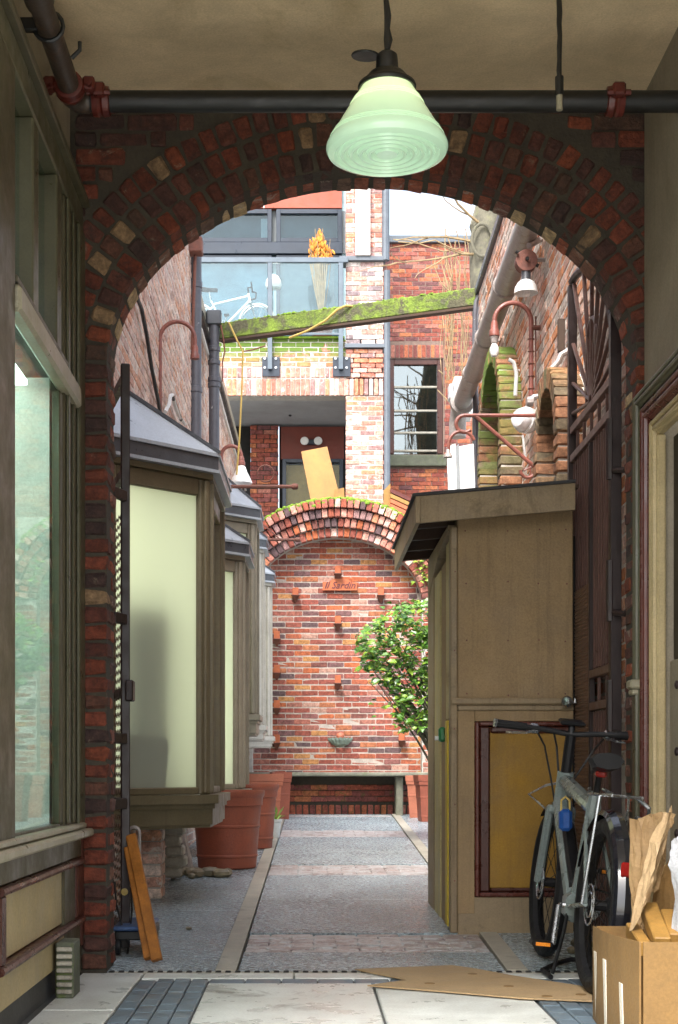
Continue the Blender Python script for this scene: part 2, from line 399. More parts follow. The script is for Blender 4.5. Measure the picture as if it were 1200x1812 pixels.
class MB:
    def __init__(self, tr=None):
        self.v = []; self.f = []; self.s = []; self.tr = tr
    def add(self, vs, fs, smooth=False):
        o = len(self.v)
        for p in vs:
            p = V(p)
            self.v.append(self.tr(p) if self.tr else p)
        for f in fs:
            self.f.append([i + o for i in f]); self.s.append(smooth)
        return self
    def box(self, x0, x1, y0, y1, z0, z1, bev=0.0):
        c = V(((x0 + x1) / 2, (y0 + y1) / 2, (z0 + z1) / 2))
        return self.ob(c, UX, UY, UZ, x1 - x0, y1 - y0, z1 - z0, bev)
    def ob(self, c, u, v, w, lu, lv, lw, bev=0.0):
        c = V(c)
        lu, lv, lw = abs(lu), abs(lv), abs(lw)
        bev = min(bev, 0.45 * min(lu, lv, lw))
        if bev > 0:
            vs = [c + u * a + v * b + w * d for a, b, d in chamfer_verts(lu / 2, lv / 2, lw / 2, bev)]
            return self.add(vs, CBF)
        vs = [c + u * (lu / 2 * a) + v * (lv / 2 * b) + w * (lw / 2 * d) for a in (-1, 1) for b in (-1, 1) for d in (-1, 1)]
        return self.add(vs, [(0, 1, 3, 2), (4, 6, 7, 5), (0, 4, 5, 1), (2, 3, 7, 6), (0, 2, 6, 4), (1, 5, 7, 3)])
    def beam(self, a, b, wd, ht, up=UZ, bev=0.0):
        a, b = V(a), V(b)
        u = (b - a); L = u.length; u.normalize()
        s = u.cross(up)
        if s.length < 1e-4: s = u.cross(UX)
        s.normalize(); q = s.cross(u)
        return self.ob((a + b) / 2, u, s, q, L, wd, ht, bev)
    def tube(self, pts, r, n=8, closed=False, caps=True):
        pts = [V(p) for p in pts]
        if self.tr: pts = [self.tr(p) for p in pts]
        N = len(pts)
        rs = r if isinstance(r, (list, tuple)) else [r] * N
        vs = []; fs = []
        prev = None
        for i, p in enumerate(pts):
            if closed: d = pts[(i + 1) % N] - pts[i - 1]
            elif i == 0: d = pts[1] - p
            elif i == N - 1: d = p - pts[i - 1]
            else: d = (pts[i + 1] - p).normalized() + (p - pts[i - 1]).normalized()
            if d.length < 1e-9: d = UZ.copy()
            d.normalize()
            if prev is None:
                a = d.cross(UZ)
                if a.length < 0.05: a = d.cross(UX)
            else:
                a = prev - d * prev.dot(d)
                if a.length < 1e-5: a = d.cross(UX)
            a.normalize(); prev = a
            b = d.cross(a)
            for k in range(n):
                t = 2 * pi * k / n
                vs.append(p + (a * math.cos(t) + b * math.sin(t)) * rs[i])
        M_ = N if closed else N - 1
        for i in range(M_):
            j = (i + 1) % N
            for k in range(n):
                l = (k + 1) % n
                fs.append((i * n + k, j * n + k, j * n + l, i * n + l))
        tr, self.tr = self.tr, None
        o = len(self.v)
        self.add(vs, fs, True)
        if caps and not closed:
            for f in (list(range(n)), [(N - 1) * n + k for k in range(n)][::-1]):
                self.f.append([i + o for i in f]); self.s.append(False)
        self.tr = tr
        return self
    def lathe(self, c, prof, n=24, ax=UZ, caps=True, smooth=True):
        c = V(c); a = ax.cross(UY) if abs(ax.y) < 0.9 else ax.cross(UX)
        a.normalize(); b = ax.cross(a)
        vs = []; fs = []
        for r, z in prof:
            for k in range(n):
                t = 2 * pi * k / n
                vs.append(c + ax * z + (a * math.cos(t) + b * math.sin(t)) * r)
        for i in range(len(prof) - 1):
            for k in range(n):
                l = (k + 1) % n
                fs.append((i * n + k, i * n + l, (i + 1) * n + l, (i + 1) * n + k))
        self.add(vs, fs, smooth)
        if caps:
            o = len(self.v) - len(vs)
            for f in (list(range(n))[::-1], [(len(prof) - 1) * n + k for k in range(n)]):
                self.f.append([i + o for i in f]); self.s.append(False)
        return self
    def prism(self, poly, o, u, v, w, depth):      # polygon in (u,v), extruded along w
        o = V(o); n = len(poly)
        vs = [o + u * a + v * b for a, b in poly] + [o + u * a + v * b + w * depth for a, b in poly]
        fs = [list(range(n))[::-1], list(range(n, 2 * n))] + [(i, (i + 1) % n, n + (i + 1) % n, n + i) for i in range(n)]
        return self.add(vs, fs)
    def build(self, name, mat, parent=None):
        me = bpy.data.meshes.new(name)
        org = ORG.get(parent.name, V((0, 0, 0))) if parent else V((0, 0, 0))
        if parent is None and self.v:
            xs = [p.x for p in self.v]; ys = [p.y for p in self.v]; zs = [p.z for p in self.v]
            org = V(((min(xs) + max(xs)) / 2, (min(ys) + max(ys)) / 2, min(zs)))
        me.from_pydata([tuple(p - org) for p in self.v], [], self.f)
        me.polygons.foreach_set('use_smooth', self.s)
        me.materials.append(mat)
        me.update()
        if any(self.s): me.set_sharp_from_angle(angle=math.radians(32))
        o = bpy.data.objects.new(name, me)
        COL.objects.link(o)
        if parent: o.parent = parent
        else: o.location = org
        ORG[o.name] = org
        return o
def fixn(o):                    # consistent outward normals
    import bmesh
    b = bmesh.new(); b.from_mesh(o.data)
    bmesh.ops.recalc_face_normals(b, faces=b.faces); b.to_mesh(o.data); b.free()
    return o
def tag(o, label, cat, group=None):
    o['label'] = label; o['category'] = cat
    if group: o['group'] = group
    return o
def thing(name, label, cat, loc=(0, 0, 0), group=None):
    o = bpy.data.objects.new(name, None)
    COL.objects.link(o); o.location = loc; o.empty_display_size = 0.1
    ORG[o.name] = V(loc)
    o['kind'] = 'thing'
    return tag(o, label, cat, group)
def struct(o):
    o['kind'] = 'structure'; return o
def stuff(o):
    o['kind'] = 'stuff'; return o
def structure(name):
    o = bpy.data.objects.new(name, None); COL.objects.link(o); ORG[o.name] = V((0, 0, 0))
    return struct(o)
def arc(c, r, a0, a1, n, u, v):
    c = V(c)
    return [c + u * (r * math.cos(a0 + (a1 - a0) * i / n)) + v * (r * math.sin(a0 + (a1 - a0) * i / n)) for i in range(n + 1)]

# ------------------------------------------------------------------ bricks
def pool_face(lx, ly, dep, n=6, bev=0.006, jit=0.003, corner=0.008, seed=0):
    """facing bricks: rounded worn outline, front at z=0, body behind"""
    r = random.Random(seed); out = []
    for _ in range(n):
        hx, hy = lx / 2, ly / 2
        o = []
        for sx, sy in ((-1, -1), (1, -1), (1, 1), (-1, 1)):
            c = corner * r.uniform(0.5, 1.6)
            p = [(sx * hx, sy * (hy - c)), (sx * (hx - c), sy * hy)]
            if sx * sy > 0: p = [(sx * hx, sy * (hy - c)), (sx * (hx - c), sy * hy)]
            else: p = [(sx * (hx - c), sy * hy), (sx * hx, sy * (hy - c))]
            if (sx, sy) == (-1, -1): p = p
            o += p
        o = sorted(o, key=lambda q: math.atan2(q[1] * hx / hy, q[0]))
        o = [(a + r.uniform(-jit, jit), b + r.uniform(-jit, jit)) for a, b in o]
        fr = [(a * (1 - bev / hx), b * (1 - bev / hy), r.uniform(-0.0025, 0.001)) for a, b in o]
        vs = [(a, b, -dep) for a, b in o] + [(a, b, -bev) for a, b in o] + fr
        N = len(o)
        fs = []
        for k in range(2):
            for i in range(N):
                j = (i + 1) % N
                fs.append((k * N + i, k * N + j, (k + 1) * N + j, (k + 1) * N + i))
        fs.append(list(range(2 * N, 3 * N)))
        out.append(_brick_data(vs, fs))
    return out
def pool_block(lx, ly, lz, n=8, bev=0.008, jit=0.004, seed=0):
    r = random.Random(seed); out = []
    for _ in range(n):
        vs = [tuple(c + r.uniform(-jit, jit) for c in p) for p in chamfer_verts(lx / 2, ly / 2, lz / 2, bev * r.uniform(0.7, 1.5))]
        out.append(_brick_data(vs, CBF))
    return out
def _brick_data(vs, fs):
    return [np.array(vs, dtype=float), [list(f) for f in fs], {}]
def lay(parent, items, pool, mat, limit=290, name='brick'):
    """items: (centre, u, v, n, sx, sy, sz). the ones showing largest become parts, the rest one stuff part"""
    org = ORG[parent.name]
    camp = V((0, 0, EYE))
    def size(it):
        d = (it[0] - camp); L = d.length
        return it[4] * it[5] * max(0.05, abs(d.normalized().dot(it[3]))) / (L * L)
    items = sorted(items, key=size, reverse=True)
    for it in items[:limit]:
        c, u, v, n, sx, sy, sz = it
        pd = rnd.choice(pool)
        me = pd[2].get(mat.name)
        if me is None:
            me = bpy.data.meshes.new(name)
            me.from_pydata(pd[0].tolist(), [], pd[1]); me.materials.append(mat); me.update()
            pd[2][mat.name] = me
        o = bpy.data.objects.new(name, me)
        COL.objects.link(o)
        o.parent = parent
        m = Matrix.Identity(4)
        for k, (ax, s) in enumerate(((u, sx), (v, sy), (n, sz))):
            for r_ in range(3): m[r_][k] = ax[r_] * s
        p = c - org
        for r_ in range(3): m[r_][3] = p[r_]
        o.matrix_local = m
    rest = items[limit:]
    if rest:
        vs = []; fs = []; k = 0
        for c, u, v, n, sx, sy, sz in rest:
            pd = rnd.choice(pool)
            A = np.array([[*(u * sx)], [*(v * sy)], [*(n * sz)]])
            q = pd[0] @ A + np.array([*(c - org)])
            vs.append(q)
            fs += [[i + k for i in f] for f in pd[1]]
            k += len(q)
        me = bpy.data.meshes.new('brickwork')
        me.from_pydata(np.concatenate(vs).tolist(), [], fs); me.materials.append(mat); me.update()
        o = bpy.data.objects.new('brickwork', me); COL.objects.link(o); o.parent = parent
        stuff(o)
def courses(o, u, v, W, H, bl=0.215, bh=0.065, j=0.01, ok=None, v0=0.0, shift=0.0, proud=0.004):
    """running bond over a W x H rectangle; ok(u0,u1,v0,v1) says whether a piece may stand there"""
    n = u.cross(v); out = []
    row = 0; y = v0
    while y + bh * 0.6 < H:
        x = -(bl + j) * (0.5 if row % 2 else 0.0) - shift + rnd.uniform(-.01, .01)
        hh = min(bh, H - y)
        while x < W:
            a, b = max(0, x), min(W, x + bl)
            if b - a > 0.03:
                cand = [(a, b)]
                if ok:
                    m_ = (a + b) / 2
                    cand = [(a, b), (a, m_), (m_, b), (a, a + (b - a) * .3), (b - (b - a) * .3, b)]
                for q0, q1 in cand:
                    if ok is None or ok(q0, q1, y, y + hh):
                        c = V(o) + u * ((q0 + q1) / 2) + v * (y + hh / 2 + rnd.uniform(-.0015, .0015)) + n * rnd.uniform(-proud, proud)
                        out.append((c, u, v, n, (q1 - q0) / bl, hh / bh, 1.0))
                        break
            x += bl + j
        y += bh + j; row += 1
    return out
def soldiers(o, u, v, W, bw, bh, j, proud=0.003):
    n = u.cross(v); out = []; x = 0
    while x + bw * .5 < W:
        out.append((V(o) + u * (x + bw / 2) + v * (bh / 2) + n * rnd.uniform(-proud, proud), u, v, n, 1, 1, 1))
        x += bw + j
    return out
POOL_W = pool_face(0.215, 0.065, 0.05, 7, seed=1)              # ordinary stretcher
POOL_F = pool_face(0.215, 0.065, 0.04, 6, bev=0.005, seed=2, jit=0.004)

# ================================================================== setting: ground, passage floor, lane
g = MB(); g.box(-60, 60, -40, 120, -0.5, -0.06)
struct(g.build('ground', m_street))

pv = structure('pavement')
mb = MB(); mb.box(-1.5, 1.9, 0.5, 6.40, -0.055, -0.012)
stuff(mb.build('joint_bed', m_grout, pv))
def slab(name, x0, x1, y0, y1, mat, z=0.0, bev=0.004, dz=0.0015):
    t = rnd.uniform(-dz, dz)
    b = MB(); b.box(x0, x1, y0, y1, z - 0.03, z + t, bev)
    return b.build(name, mat, pv)
for x0, x1 in ((-0.96, -0.694), (-0.398, 0.277), (0.284, 0.875)):
    ys = [0.5, 3.2, 4.85, 6.035] if x0 > -0.9 else [0.5, 4.3, 5.35, 6.335]
    for a, b_ in zip(ys, ys[1:]):
        slab('slab', x0, x1 - 0.004, a + 0.003, b_ - 0.003, m_slabdirty if x0 > -0.5 and b_ > 5.5 and x0 < 0.1 else m_slab)
for x0 in (-0.688, -0.616, -0.544, -0.472):
    y = 4.4 + rnd.uniform(0, .1)
    while y < 6.15:
        L = min(0.145, 6.168 - y)
        if L > .03: slab('paver', x0, x0 + 0.066, y, y + L, m_paver, 0.0, 0.004, 0.002)
        y += L + 0.006
for x0 in (0.885, 0.957, 1.029, 1.101, 1.173, 1.245):
    y = 4.4 + rnd.uniform(0, .1)
    while y < 6.15:
        L = min(0.145, 6.168 - y)
        if L > .03: slab('paver', x0, x0 + 0.066, y, y + L, m_paver, 0.0, 0.004, 0.002)
        y += L + 0.006
slab('slab', 1.32, 1.465, 0.5, 6.33, m_slab)
x = -0.398
while x < 0.875:
    slab('paver', x, min(0.875, x + 0.145), 6.042, 6.168, m_paver, 0.0, 0.004, 0.002); x += 0.151
for x0, x1 in ((-0.688, -0.05), (-0.044, 0.60), (0.606, 1.31)):
    slab('slab', x0, x1, 6.176, 6.325, m_slab)

# threshold drain, a row of dark slots
dr = thing('drain_channel', 'dark slotted drain strip across the floor under the brick archway', 'drain', (0.3, 6.36, 0))
b = MB(); b.box(-0.85, 1.43, 6.337, 6.348, -0.03, 0.001); b.box(-0.85, 1.43, 6.372, 6.384, -0.03, 0.001)
b.box(-0.85, 1.43, 6.3485, 6.3715, -0.03, -0.002)
b.build('grate', m_kerb, dr)
b = MB()
x = -0.85
while x < 1.42:
    b.box(x, x + 0.024, 6.346, 6.380, -.01, 0.006, .003); x += 0.042
stuff(b.build('slots', m_dark, dr))

# the lane: concrete panels, brick bands, two kerb strips on a rising bed
ln = structure('lane')
def lq(x, Y, dz=0.0): return V((x, Y, gz(Y) + dz))
def lane_poly(name, pts, mat, th=0.03, dz=0.0):
    """a slab whose corners follow the climb of the lane"""
    n = len(pts)
    vs = [lq(x, Y, dz - th) for x, Y in pts] + [lq(x, Y, dz) for x, Y in pts]
    fs = [list(range(n))[::-1], list(range(n, 2 * n))] + [(i, (i + 1) % n, n + (i + 1) % n, n + i) for i in range(n)]
    b = MB(); b.add(vs, fs)
    return b.build(name, mat, ln)
lane_poly('bed', [(-1.6, 6.386), (2.4, 6.386), (4.5, 19.5), (-1.6, 19.5)], m_grout, 0.05, -0.03)
KL = lambda Y: -0.345 + 0.004 * (Y - 6.4)
KR = lambda Y: 0.925 + 0.019 * (Y - 6.4)
bands = [(6.95, 7.62), (10.75, 11.65), (14.75, 15.75), (18.35, 18.75)]
ed = [6.39] + [q for bnd in bands for q in bnd] + [19.0]
for k in range(0, len(ed) - 1, 2):
    a, c = ed[k], ed[k + 1]
    m_ = max(1, round((c - a) / 1.3))
    for i in range(m_):
        y0 = a + (c - a) * i / m_ + 0.006; y1 = a + (c - a) * (i + 1) / m_ - 0.006
        lane_poly('concrete_panel', [(KL(y0) + .055, y0), (KR(y0) - .055, y0), (KR(y1) - .055, y1), (KL(y1) + .055, y1)], m_conc)
for k, (a, c) in enumerate(bands):
    y = a + 0.004; row = 0
    items = []
    while y + 0.06 < c:
        x = KL(y) + .058 - (0.11 if row % 2 else 0)
        while x < KR(y) - 0.07:
            x0 = max(x, KL(y) + .058); x1 = min(x + 0.21, KR(y) - .058)
            if x1 - x0 > 0.04:
                sl = V((0, 1, 0.0252)).normalized()
                items.append((lq((x0 + x1) / 2, y + .035, rnd.uniform(-.004, .002)), UX, sl, UX.cross(sl), (x1 - x0) / .215, 1.05, 0.5))
            x += 0.22
        y += 0.078; row += 1
    lay(ln, items, POOL_W, m_strip, 70)
for s, K in ((-1, KL), (1, KR)):
    y = 6.39
    while y < 18.9:
        y1 = min(y + 1.15, 18.95)
        lane_poly('kerb_strip', [(K(y) - .045, y + .004), (K(y) + .045, y + .004), (K(y1) + .045, y1 - .004), (K(y1) - .045, y1 - .004)], m_kerb, 0.03, 0.006)
        y = y1
for a, c in ((6.39, 8.6), (8.6, 10.9), (10.9, 13.5), (13.5, 16.2), (16.2, 19.0)):
    lane_poly('concrete_panel', [(-1.5, a + .005), (KL(a) - .05, a + .005), (KL(c) - .05, c - .005), (-1.5, c - .005)], m_conc)
    lane_poly('concrete_panel', [(KR(a) + .05, a + .005), (2.3, a + .005), (4.0, c - .005), (KR(c) + .05, c - .005)], m_conc)
items = []
for i in range(9):
    for j in range(3):
        items.append((lq(0.62 + 0.22 * i * .5 - .02, 7.05 + j * .2 + .1 * (i % 2), 0.001), UY, -UX, UZ, 0.95, 1.3, .5)) if 0.62 + .11 * i < .86 else None

# ================================================================== passage: ceiling
b = MB(); b.box(-3.0, 3.2, 2.45, 6.37, 3.8, 4.7)
struct(b.build('ceiling', m_ceiling))

# ================================================================== brick archway
AX, AA, AB, SP = 0.291, 1.147, 0.84, 2.643
TH = 0.25
arch = thing('brick_archway', 'dark old brick archway framing the lane, three rings of header bricks', 'archway', (AX, D, 0))
def ell(e, th): return (AX + (AA + e) * math.cos(th), SP + (AB + e) * math.sin(th))
op = 0.004
poly = [(-2.2, -0.05), (AX - AA - op, -0.05)] + [ell(op, pi - pi * i / 40) for i in range(41)] + [(AX + AA + op, -0.05), (2.9, -0.05), (2.9, 4.7), (-2.2, 4.7)]
b = MB(); b.prism([(a, c) for a, c in poly], (0, D + 0.012, 0), UX, UZ, UY, TH - 0.02)
fixn(b.build('mortar', m_mortar_d, arch))
def along(e, step):
    """points a step apart on the arch curve (AA+e, AB+e), left to right"""
    N = 2000
    pts = [ell(e, pi - pi * i / N) for i in range(N + 1)]
    cum = [0]
    for i in range(N): cum.append(cum[-1] + math.dist(pts[i], pts[i + 1]))
    n = max(2, round(cum[-1] / step)); out = []
    k = 0
    for i in range(n):
        t = (i + 0.5) / n * cum[-1]
        while cum[k + 1] < t: k += 1
        th = pi - pi * (k + (t - cum[k]) / (cum[k + 1] - cum[k])) / N
        nx, nz = math.cos(th) / (AA + e), math.sin(th) / (AB + e)
        L = math.hypot(nx, nz)
        out.append((ell(e, th), (nx / L, nz / L), cum[-1] / n))
    return out
PB_V = pool_block(0.068, 0.098, 0.105, 10, 0.011, 0.005, 3)
PB_V2 = pool_block(0.068, 0.098, 0.138, 8, 0.008, 0.004, 4)
PB_S = pool_block(0.215, 0.066, 0.10, 8, 0.011, 0.005, 5)
PB_J = pool_block(0.108, 0.064, 0.105, 10, 0.010, 0.005, 6)
PB_J2 = pool_block(0.108, 0.064, 0.138, 10, 0.010, 0.005, 8)
items = {id(PB_V): [], id(PB_V2): [], id(PB_S): [], id(PB_J): [], id(PB_J2): [], 'rim': []}
for r in range(3):
    for (x, z), (nx, nz), st in along(0.05 + 0.109 * r, 0.082):
        if not (-1.03 < x < 1.53): continue
        rad = V((nx, 0, nz)); tan = UY.cross(rad) * 1.0
        tan = V((nz, 0, -nx))
        nn = tan.cross(rad)
        jt = rnd.uniform(-.004, .004)
        items[id(PB_V)].append((V((x, D + 0.053 + jt, z)), tan, rad, nn, (st - .015) / .068, rnd.uniform(.94, 1.03), 1))
        if r == 0:
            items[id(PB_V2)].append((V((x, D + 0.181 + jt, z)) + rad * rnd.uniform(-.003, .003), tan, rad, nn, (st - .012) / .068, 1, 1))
z = 0.012; row = 0
while z < SP - 0.05:
    for X0, sgn in ((AX - AA - 0.054, -1), (AX + AA + 0.054, 1)):
        jx = rnd.uniform(-.005, .005)
        if row % 2:
            items[id(PB_J)].append((V((X0 + jx, D + 0.053 + rnd.uniform(-.004, .004), z + .032)), UX, UZ, -UY, 1, 1, 1))
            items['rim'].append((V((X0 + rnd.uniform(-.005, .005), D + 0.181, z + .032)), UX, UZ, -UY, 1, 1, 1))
        else:
            items[id(PB_J2)].append((V((X0 + jx, D + 0.070 + rnd.uniform(-.004, .004), z + .032)), UX, UZ, -UY, 1, 1, 1))
            items[id(PB_J)].append((V((X0 + rnd.uniform(-.005, .005), D + 0.197, z + .032)), UX, UZ, -UY, 1, 1, 1))
    z += 0.0752; row += 1
def spandrel_ok(u0, u1, v0, v1):
    for a in (u0, (u0 + u1) / 2, u1):
        for c in (v0, v1):
            dx = (a - 1.0 - AX) / (AA + 0.325); dz = (c + 2.6 - SP) / (AB + 0.325)
            if dx * dx + max(0, dz) ** 2 < 1: return False
    return True
for it in courses(V((-1.0, D + 0.05, 2.6)), UX, UZ, 2.48, 1.2, ok=spandrel_ok, proud=.005):
    items[id(PB_S)].append(it)
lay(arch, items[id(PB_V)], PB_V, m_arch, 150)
lay(arch, items[id(PB_V2)], PB_V2, m_arch_lit, 40)
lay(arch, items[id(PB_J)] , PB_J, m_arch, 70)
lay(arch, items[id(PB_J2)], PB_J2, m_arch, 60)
lay(arch, items['rim'], PB_J2, m_arch_lit, 40)
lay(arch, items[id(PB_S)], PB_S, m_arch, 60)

# ================================================================== shopfront on the left of the passage
SX = -0.966
sf = thing('shopfront', 'olive painted shopfront with tall window and cream panel below, left of passage', 'shopfront', (SX, 5.4, 0))
b = MB(); b.box(-1.9, SX - 0.05, 2.4, D - .004, 3.34, 3.80); b.box(-1.9, SX, 2.4, 4.55, -0.05, 3.338)
b.build('wall', m_plaster, sf)
def bx(name, mat, *a, par=None, bev=0.006):
    b = MB(); b.box(*a, bev); return b.build(name, mat, par)
post = bx('corner_post', m_trim, -1.2, SX, 5.90, D - 0.006, -0.0, 3.19, par=sf)
b = MB(); b.box(SX + .001, SX + 0.016, 6.20, D - 0.008, 0.6, 3.185, 0.004); b.box(SX + .001, SX + 0.010, 6.08, 6.12, 0.66, 3.185, 0.003); b.box(SX + .001, SX + .012, 5.93, 5.97, .66, 3.185, .004)
b.build('moulding', m_trimg, post)
bx('mullion', m_trim, -1.1, SX + 0.012, 4.56, 4.84, 0.60, 3.19, par=sf)
hd = bx('header', m_trimg, -1.2, SX + 0.008, 4.56, D - 0.007, 3.192, 3.30, par=sf)
b = MB(); b.box(-1.0, SX + 0.035, 4.56, D - 0.008, 3.302, 3.338, 0.006); b.build('cornice', m_trim, hd)
tr_ = bx('transom', m_sill, SX - 0.03, SX + 0.03, 4.845, 6.16, 2.39, 2.48, par=sf, bev=.012)
b = MB(); b.box(SX - .06, SX + .018, 4.845, 5.895, 2.487, 2.51, .004); b.build('bead', m_trim, tr_)
for y in (5.20, 5.70):
    mu = bx('glazing_bar', m_trimg, SX - 0.06, SX + 0.004, y, y + 0.10, 2.512, 3.19, par=sf)
    b = MB(); b.box(SX - .05, SX - .0, y + .102, y + .125, 2.512, 3.19, .003); b.build('bead', m_sill, mu)
for y0, y1 in ((4.842, 5.198), (5.327, 5.698), (5.827, 5.898)):
    b = MB(); b.box(SX - 0.05, SX - 0.045, y0, y1, 2.512, 3.19); b.build('pane', m_glass, sf)
b = MB(); b.box(SX - 0.018, SX - 0.012, 4.842, 5.83, 0.66, 2.383); b.build('pane', m_glassr2, sf)
fr = MB(); fr.box(SX - .04, SX - .006, 5.832, 5.898, .66, 2.383, .005); fr.box(SX - .06, SX - .005, 4.842, 5.83, .625, .662, .004); fr.build('sash', m_trim, sf)
# the room behind the glass
b = MB(); b.box(-1.62, -1.60, 4.55, 5.95, 0.6, 3.4); b.build('back_wall', m_roomp, sf)
b = MB(); b.box(-1.6, -1.02, 5.86, 5.885, 0.6, 2.45); b.build('side_wall', m_roomp, sf)
b = MB(); b.box(-1.6, -1.02, 5.86, 5.885, 2.46, 3.25); b.box(-1.6, -.99, 4.5, 5.86, 2.44, 2.455); b.build('upper_shade_sheets', m_dark, sf)  # dark sheets painted for the shade of the room behind the upper panes
b = MB(); b.box(-1.6, -1.1, 4.6, 5.82, 2.40, 2.42); b.build('added_glow_panel', emit_mat('shop_glow_added', (0.82, 1.0, 0.92), 1.3), sf)  # added glow panel, no known fitting, brightens the room so the pane looks pale
b = MB()
for i in range(9): b.tube([(-1.3 + .01 * math.sin(i), 4.62 + i * .05, .7), (-1.3, 4.62 + i * .05, 2.4)], .028, 8)
b.build('curtain', m_curtain, sf)
# sill, apron, panel
b = MB(); b.box(SX - .03, SX + 0.055, 4.2, 6.345, 0.592, 0.626, 0.008); b.box(SX - .03, SX + 0.03, 4.2, 6.30, 0.628, 0.652, 0.006)
b.build('sill', m_sill, sf)
bx('apron', m_trim, -1.2, SX + .006, 4.2, 6.30, 0.505, 0.59, par=sf)
bx('panel', m_cream, -1.2, SX - .012, 4.71, 6.16, 0.255, 0.47, par=sf)
b = MB()
for q in ((4.6, 6.30, .475, .503), (4.6, 6.30, .225, .252)):
    b.box(SX - .05, SX + .02, *q, .008); 
    b.tube([(SX + .012, q[0], (q[2] + q[3]) / 2), (SX + .012, q[1], (q[2] + q[3]) / 2)], .015, 8)
b.box(SX - .05, SX + .012, 6.17, 6.30, .2525, .4745, .006); b.box(SX - .05, SX + .012, 4.62, 4.70, .2525, .4745, .006)
b.build('panel_moulding', m_redtrim, sf)
bx('stile', m_redtrim, SX - .05, SX + .010, 6.303, D - .01, 0.12, 0.588, par=sf)
bx('plinth', m_cream, -1.2, SX - .002, 4.2, 6.30, 0.10, 0.223, par=sf)
bx('stall_base', m_grout, -1.2, SX - .03, 4.2, D - .01, -0.04, 0.098, par=sf)
# grey ribbed block on the floor
vb = thing('ribbed_block', 'small grey ribbed block standing on the floor by the cream shopfront panel', 'block', (-.915, 5.7, 0))
b = MB(); b.box(-.955, -.885, 5.62, 5.78, 0.0, 0.215, .006); b.build('body', m_slate, vb)
b = MB()
for i in range(7): b.box(-.95, -.89, 5.606, 5.6185, .02 + i * .027, .036 + i * .027, .003)
b.build('rib', m_kerb, vb)

# ================================================================== right wall of the passage and its doorway
RX = 1.467
rw = thing('plaster_wall', 'plain tan plaster wall above the moulded doorway, right side of passage', 'wall', (RX, 5, 0))
b = MB(); b.box(RX, 1.95, 2.4, D - .004, 2.49, 3.80); b.box(RX, 1.95, 2.4, 4.6, -.05, 2.488); b.box(RX + .004, 1.95, 6.08, D - .005, -.05, 2.488)
b.build('plaster', m_plaster, rw)
dw = thing('doorway', 'moulded doorway in green, oxblood and cream paint, right side of passage', 'doorway', (RX, 5.6, 0))
yo = D - .012
for nm, mt, o0, o1, pr in (('outer_moulding', m_trimg, 0.0, 0.085, 0.045), ('middle_moulding', m_redrib, 0.087, 0.195, 0.030), ('inner_moulding', m_cream, 0.197, 0.30, 0.018)):
    b = MB()
    zt = 2.487 - o0 * .75; zb = 2.487 - o1 * .75
    b.box(RX - pr, RX + .02, yo - o1, yo - o0, 0.0, zb - .002, .008)
    b.box(RX - pr, RX + .02, 4.6, yo - o0, zb, zt, .008)
    for k in range(2):
        f = .3 + .4 * k
        yy = yo - o0 - (o1 - o0) * f; zz = zt - (zt - zb) * f
        b.tube([(RX - pr, yy, 0.0), (RX - pr, yy, zz), (RX - pr, 4.6, zz)], (o1 - o0) * .17, 8)
    b.build(nm, mt, dw)
b = MB(); b.box(RX + .05, RX + .11, 4.6, 6.05, 1.33, 2.25, .004); b.build('upper_panel', M('door_dark', (.045, .036, .022), .6), dw)
b = MB(); b.box(RX + .035, RX + .10, 4.6, 6.05, 0.0, 1.326, .006); b.build('lower_panel', m_plaster, dw)
for z in (1.22, .95, .62):
    b = MB(); b.lathe((RX + .036, 5.93, z), [(.018, 0), (.017, .008), (.008, .012)], 10, -UX); b.build('bolt', m_iron, dw)
bx('threshold', m_kerb, RX - .01, RX + .3, 4.6, 6.05, -.03, .035, par=dw)
wp = thing('wooden_post', 'short red post with cream cap between the gate jamb and the doorway', 'post', (1.435, 6.3, 0))
bx('shaft', m_redtrim, 1.412, 1.462, 6.352 - .0, 6.352 + .0001, 0, 1.0, par=wp) if False else None
b = MB(); b.box(1.41, 1.462, 6.29, 6.343, 0.0, 1.195, .006); b.build('shaft', m_redtrim, wp)
b = MB(); b.box(1.395, 1.4625, 6.27, 6.344, 1.197, 1.222, .006); b.box(1.385, 1.463, 6.255, 6.3445, 1.223, 1.262, .008); b.build('cap', m_sill, wp)

# ================================================================== pipes and pendant under the ceiling
sp = thing('sprinkler_pipe', 'black sprinkler pipe with red couplings running under the ceiling before arch', 'pipe', (0, 6.0, 3.6))
PZ, PX, PY = 3.491, -0.903, 5.75
b = MB(); b.tube([(PX + .06, PY, PZ), (1.6, PY, PZ)], .041, 16); b.build('cross_pipe', m_pipeb, sp)
b = MB(); b.tube([(PX, 3.5, PZ), (PX, PY - .06, PZ)], .041, 16); b.tube([(PX, 4.7, PZ), (PX, 5.0, PZ)], .05, 16); b.build('side_pipe', m_piperust, sp)
b = MB(); b.tube(arc((PX + .06, PY - .06, PZ), .06, pi, pi / 2, 8, UX, UY), .045, 16); b.build('elbow', m_piperust, sp)
def coupling(c, ax):
    b = MB(); b.lathe(c, [(.042, -.035), (.055, -.032), (.058, -.01), (.052, 0), (.058, .01), (.055, .032), (.042, .035)], 18, ax)
    s = ax.cross(UZ)
    for k in (-1, 1):
        b.ob(V(c) + UZ * .012 + s * (.075 * k), ax, s, UZ, .05, .045, .05, .008)
        b.tube([V(c) + s * (.08 * k) - ax * .045, V(c) + s * (.08 * k) + ax * .045], .011, 6)
    return b.build('coupling', m_redfit, sp)
coupling((PX + .105, PY, PZ), UX); coupling((PX, PY - .12, PZ), UY); coupling(P(1088, 180, PY), UX)
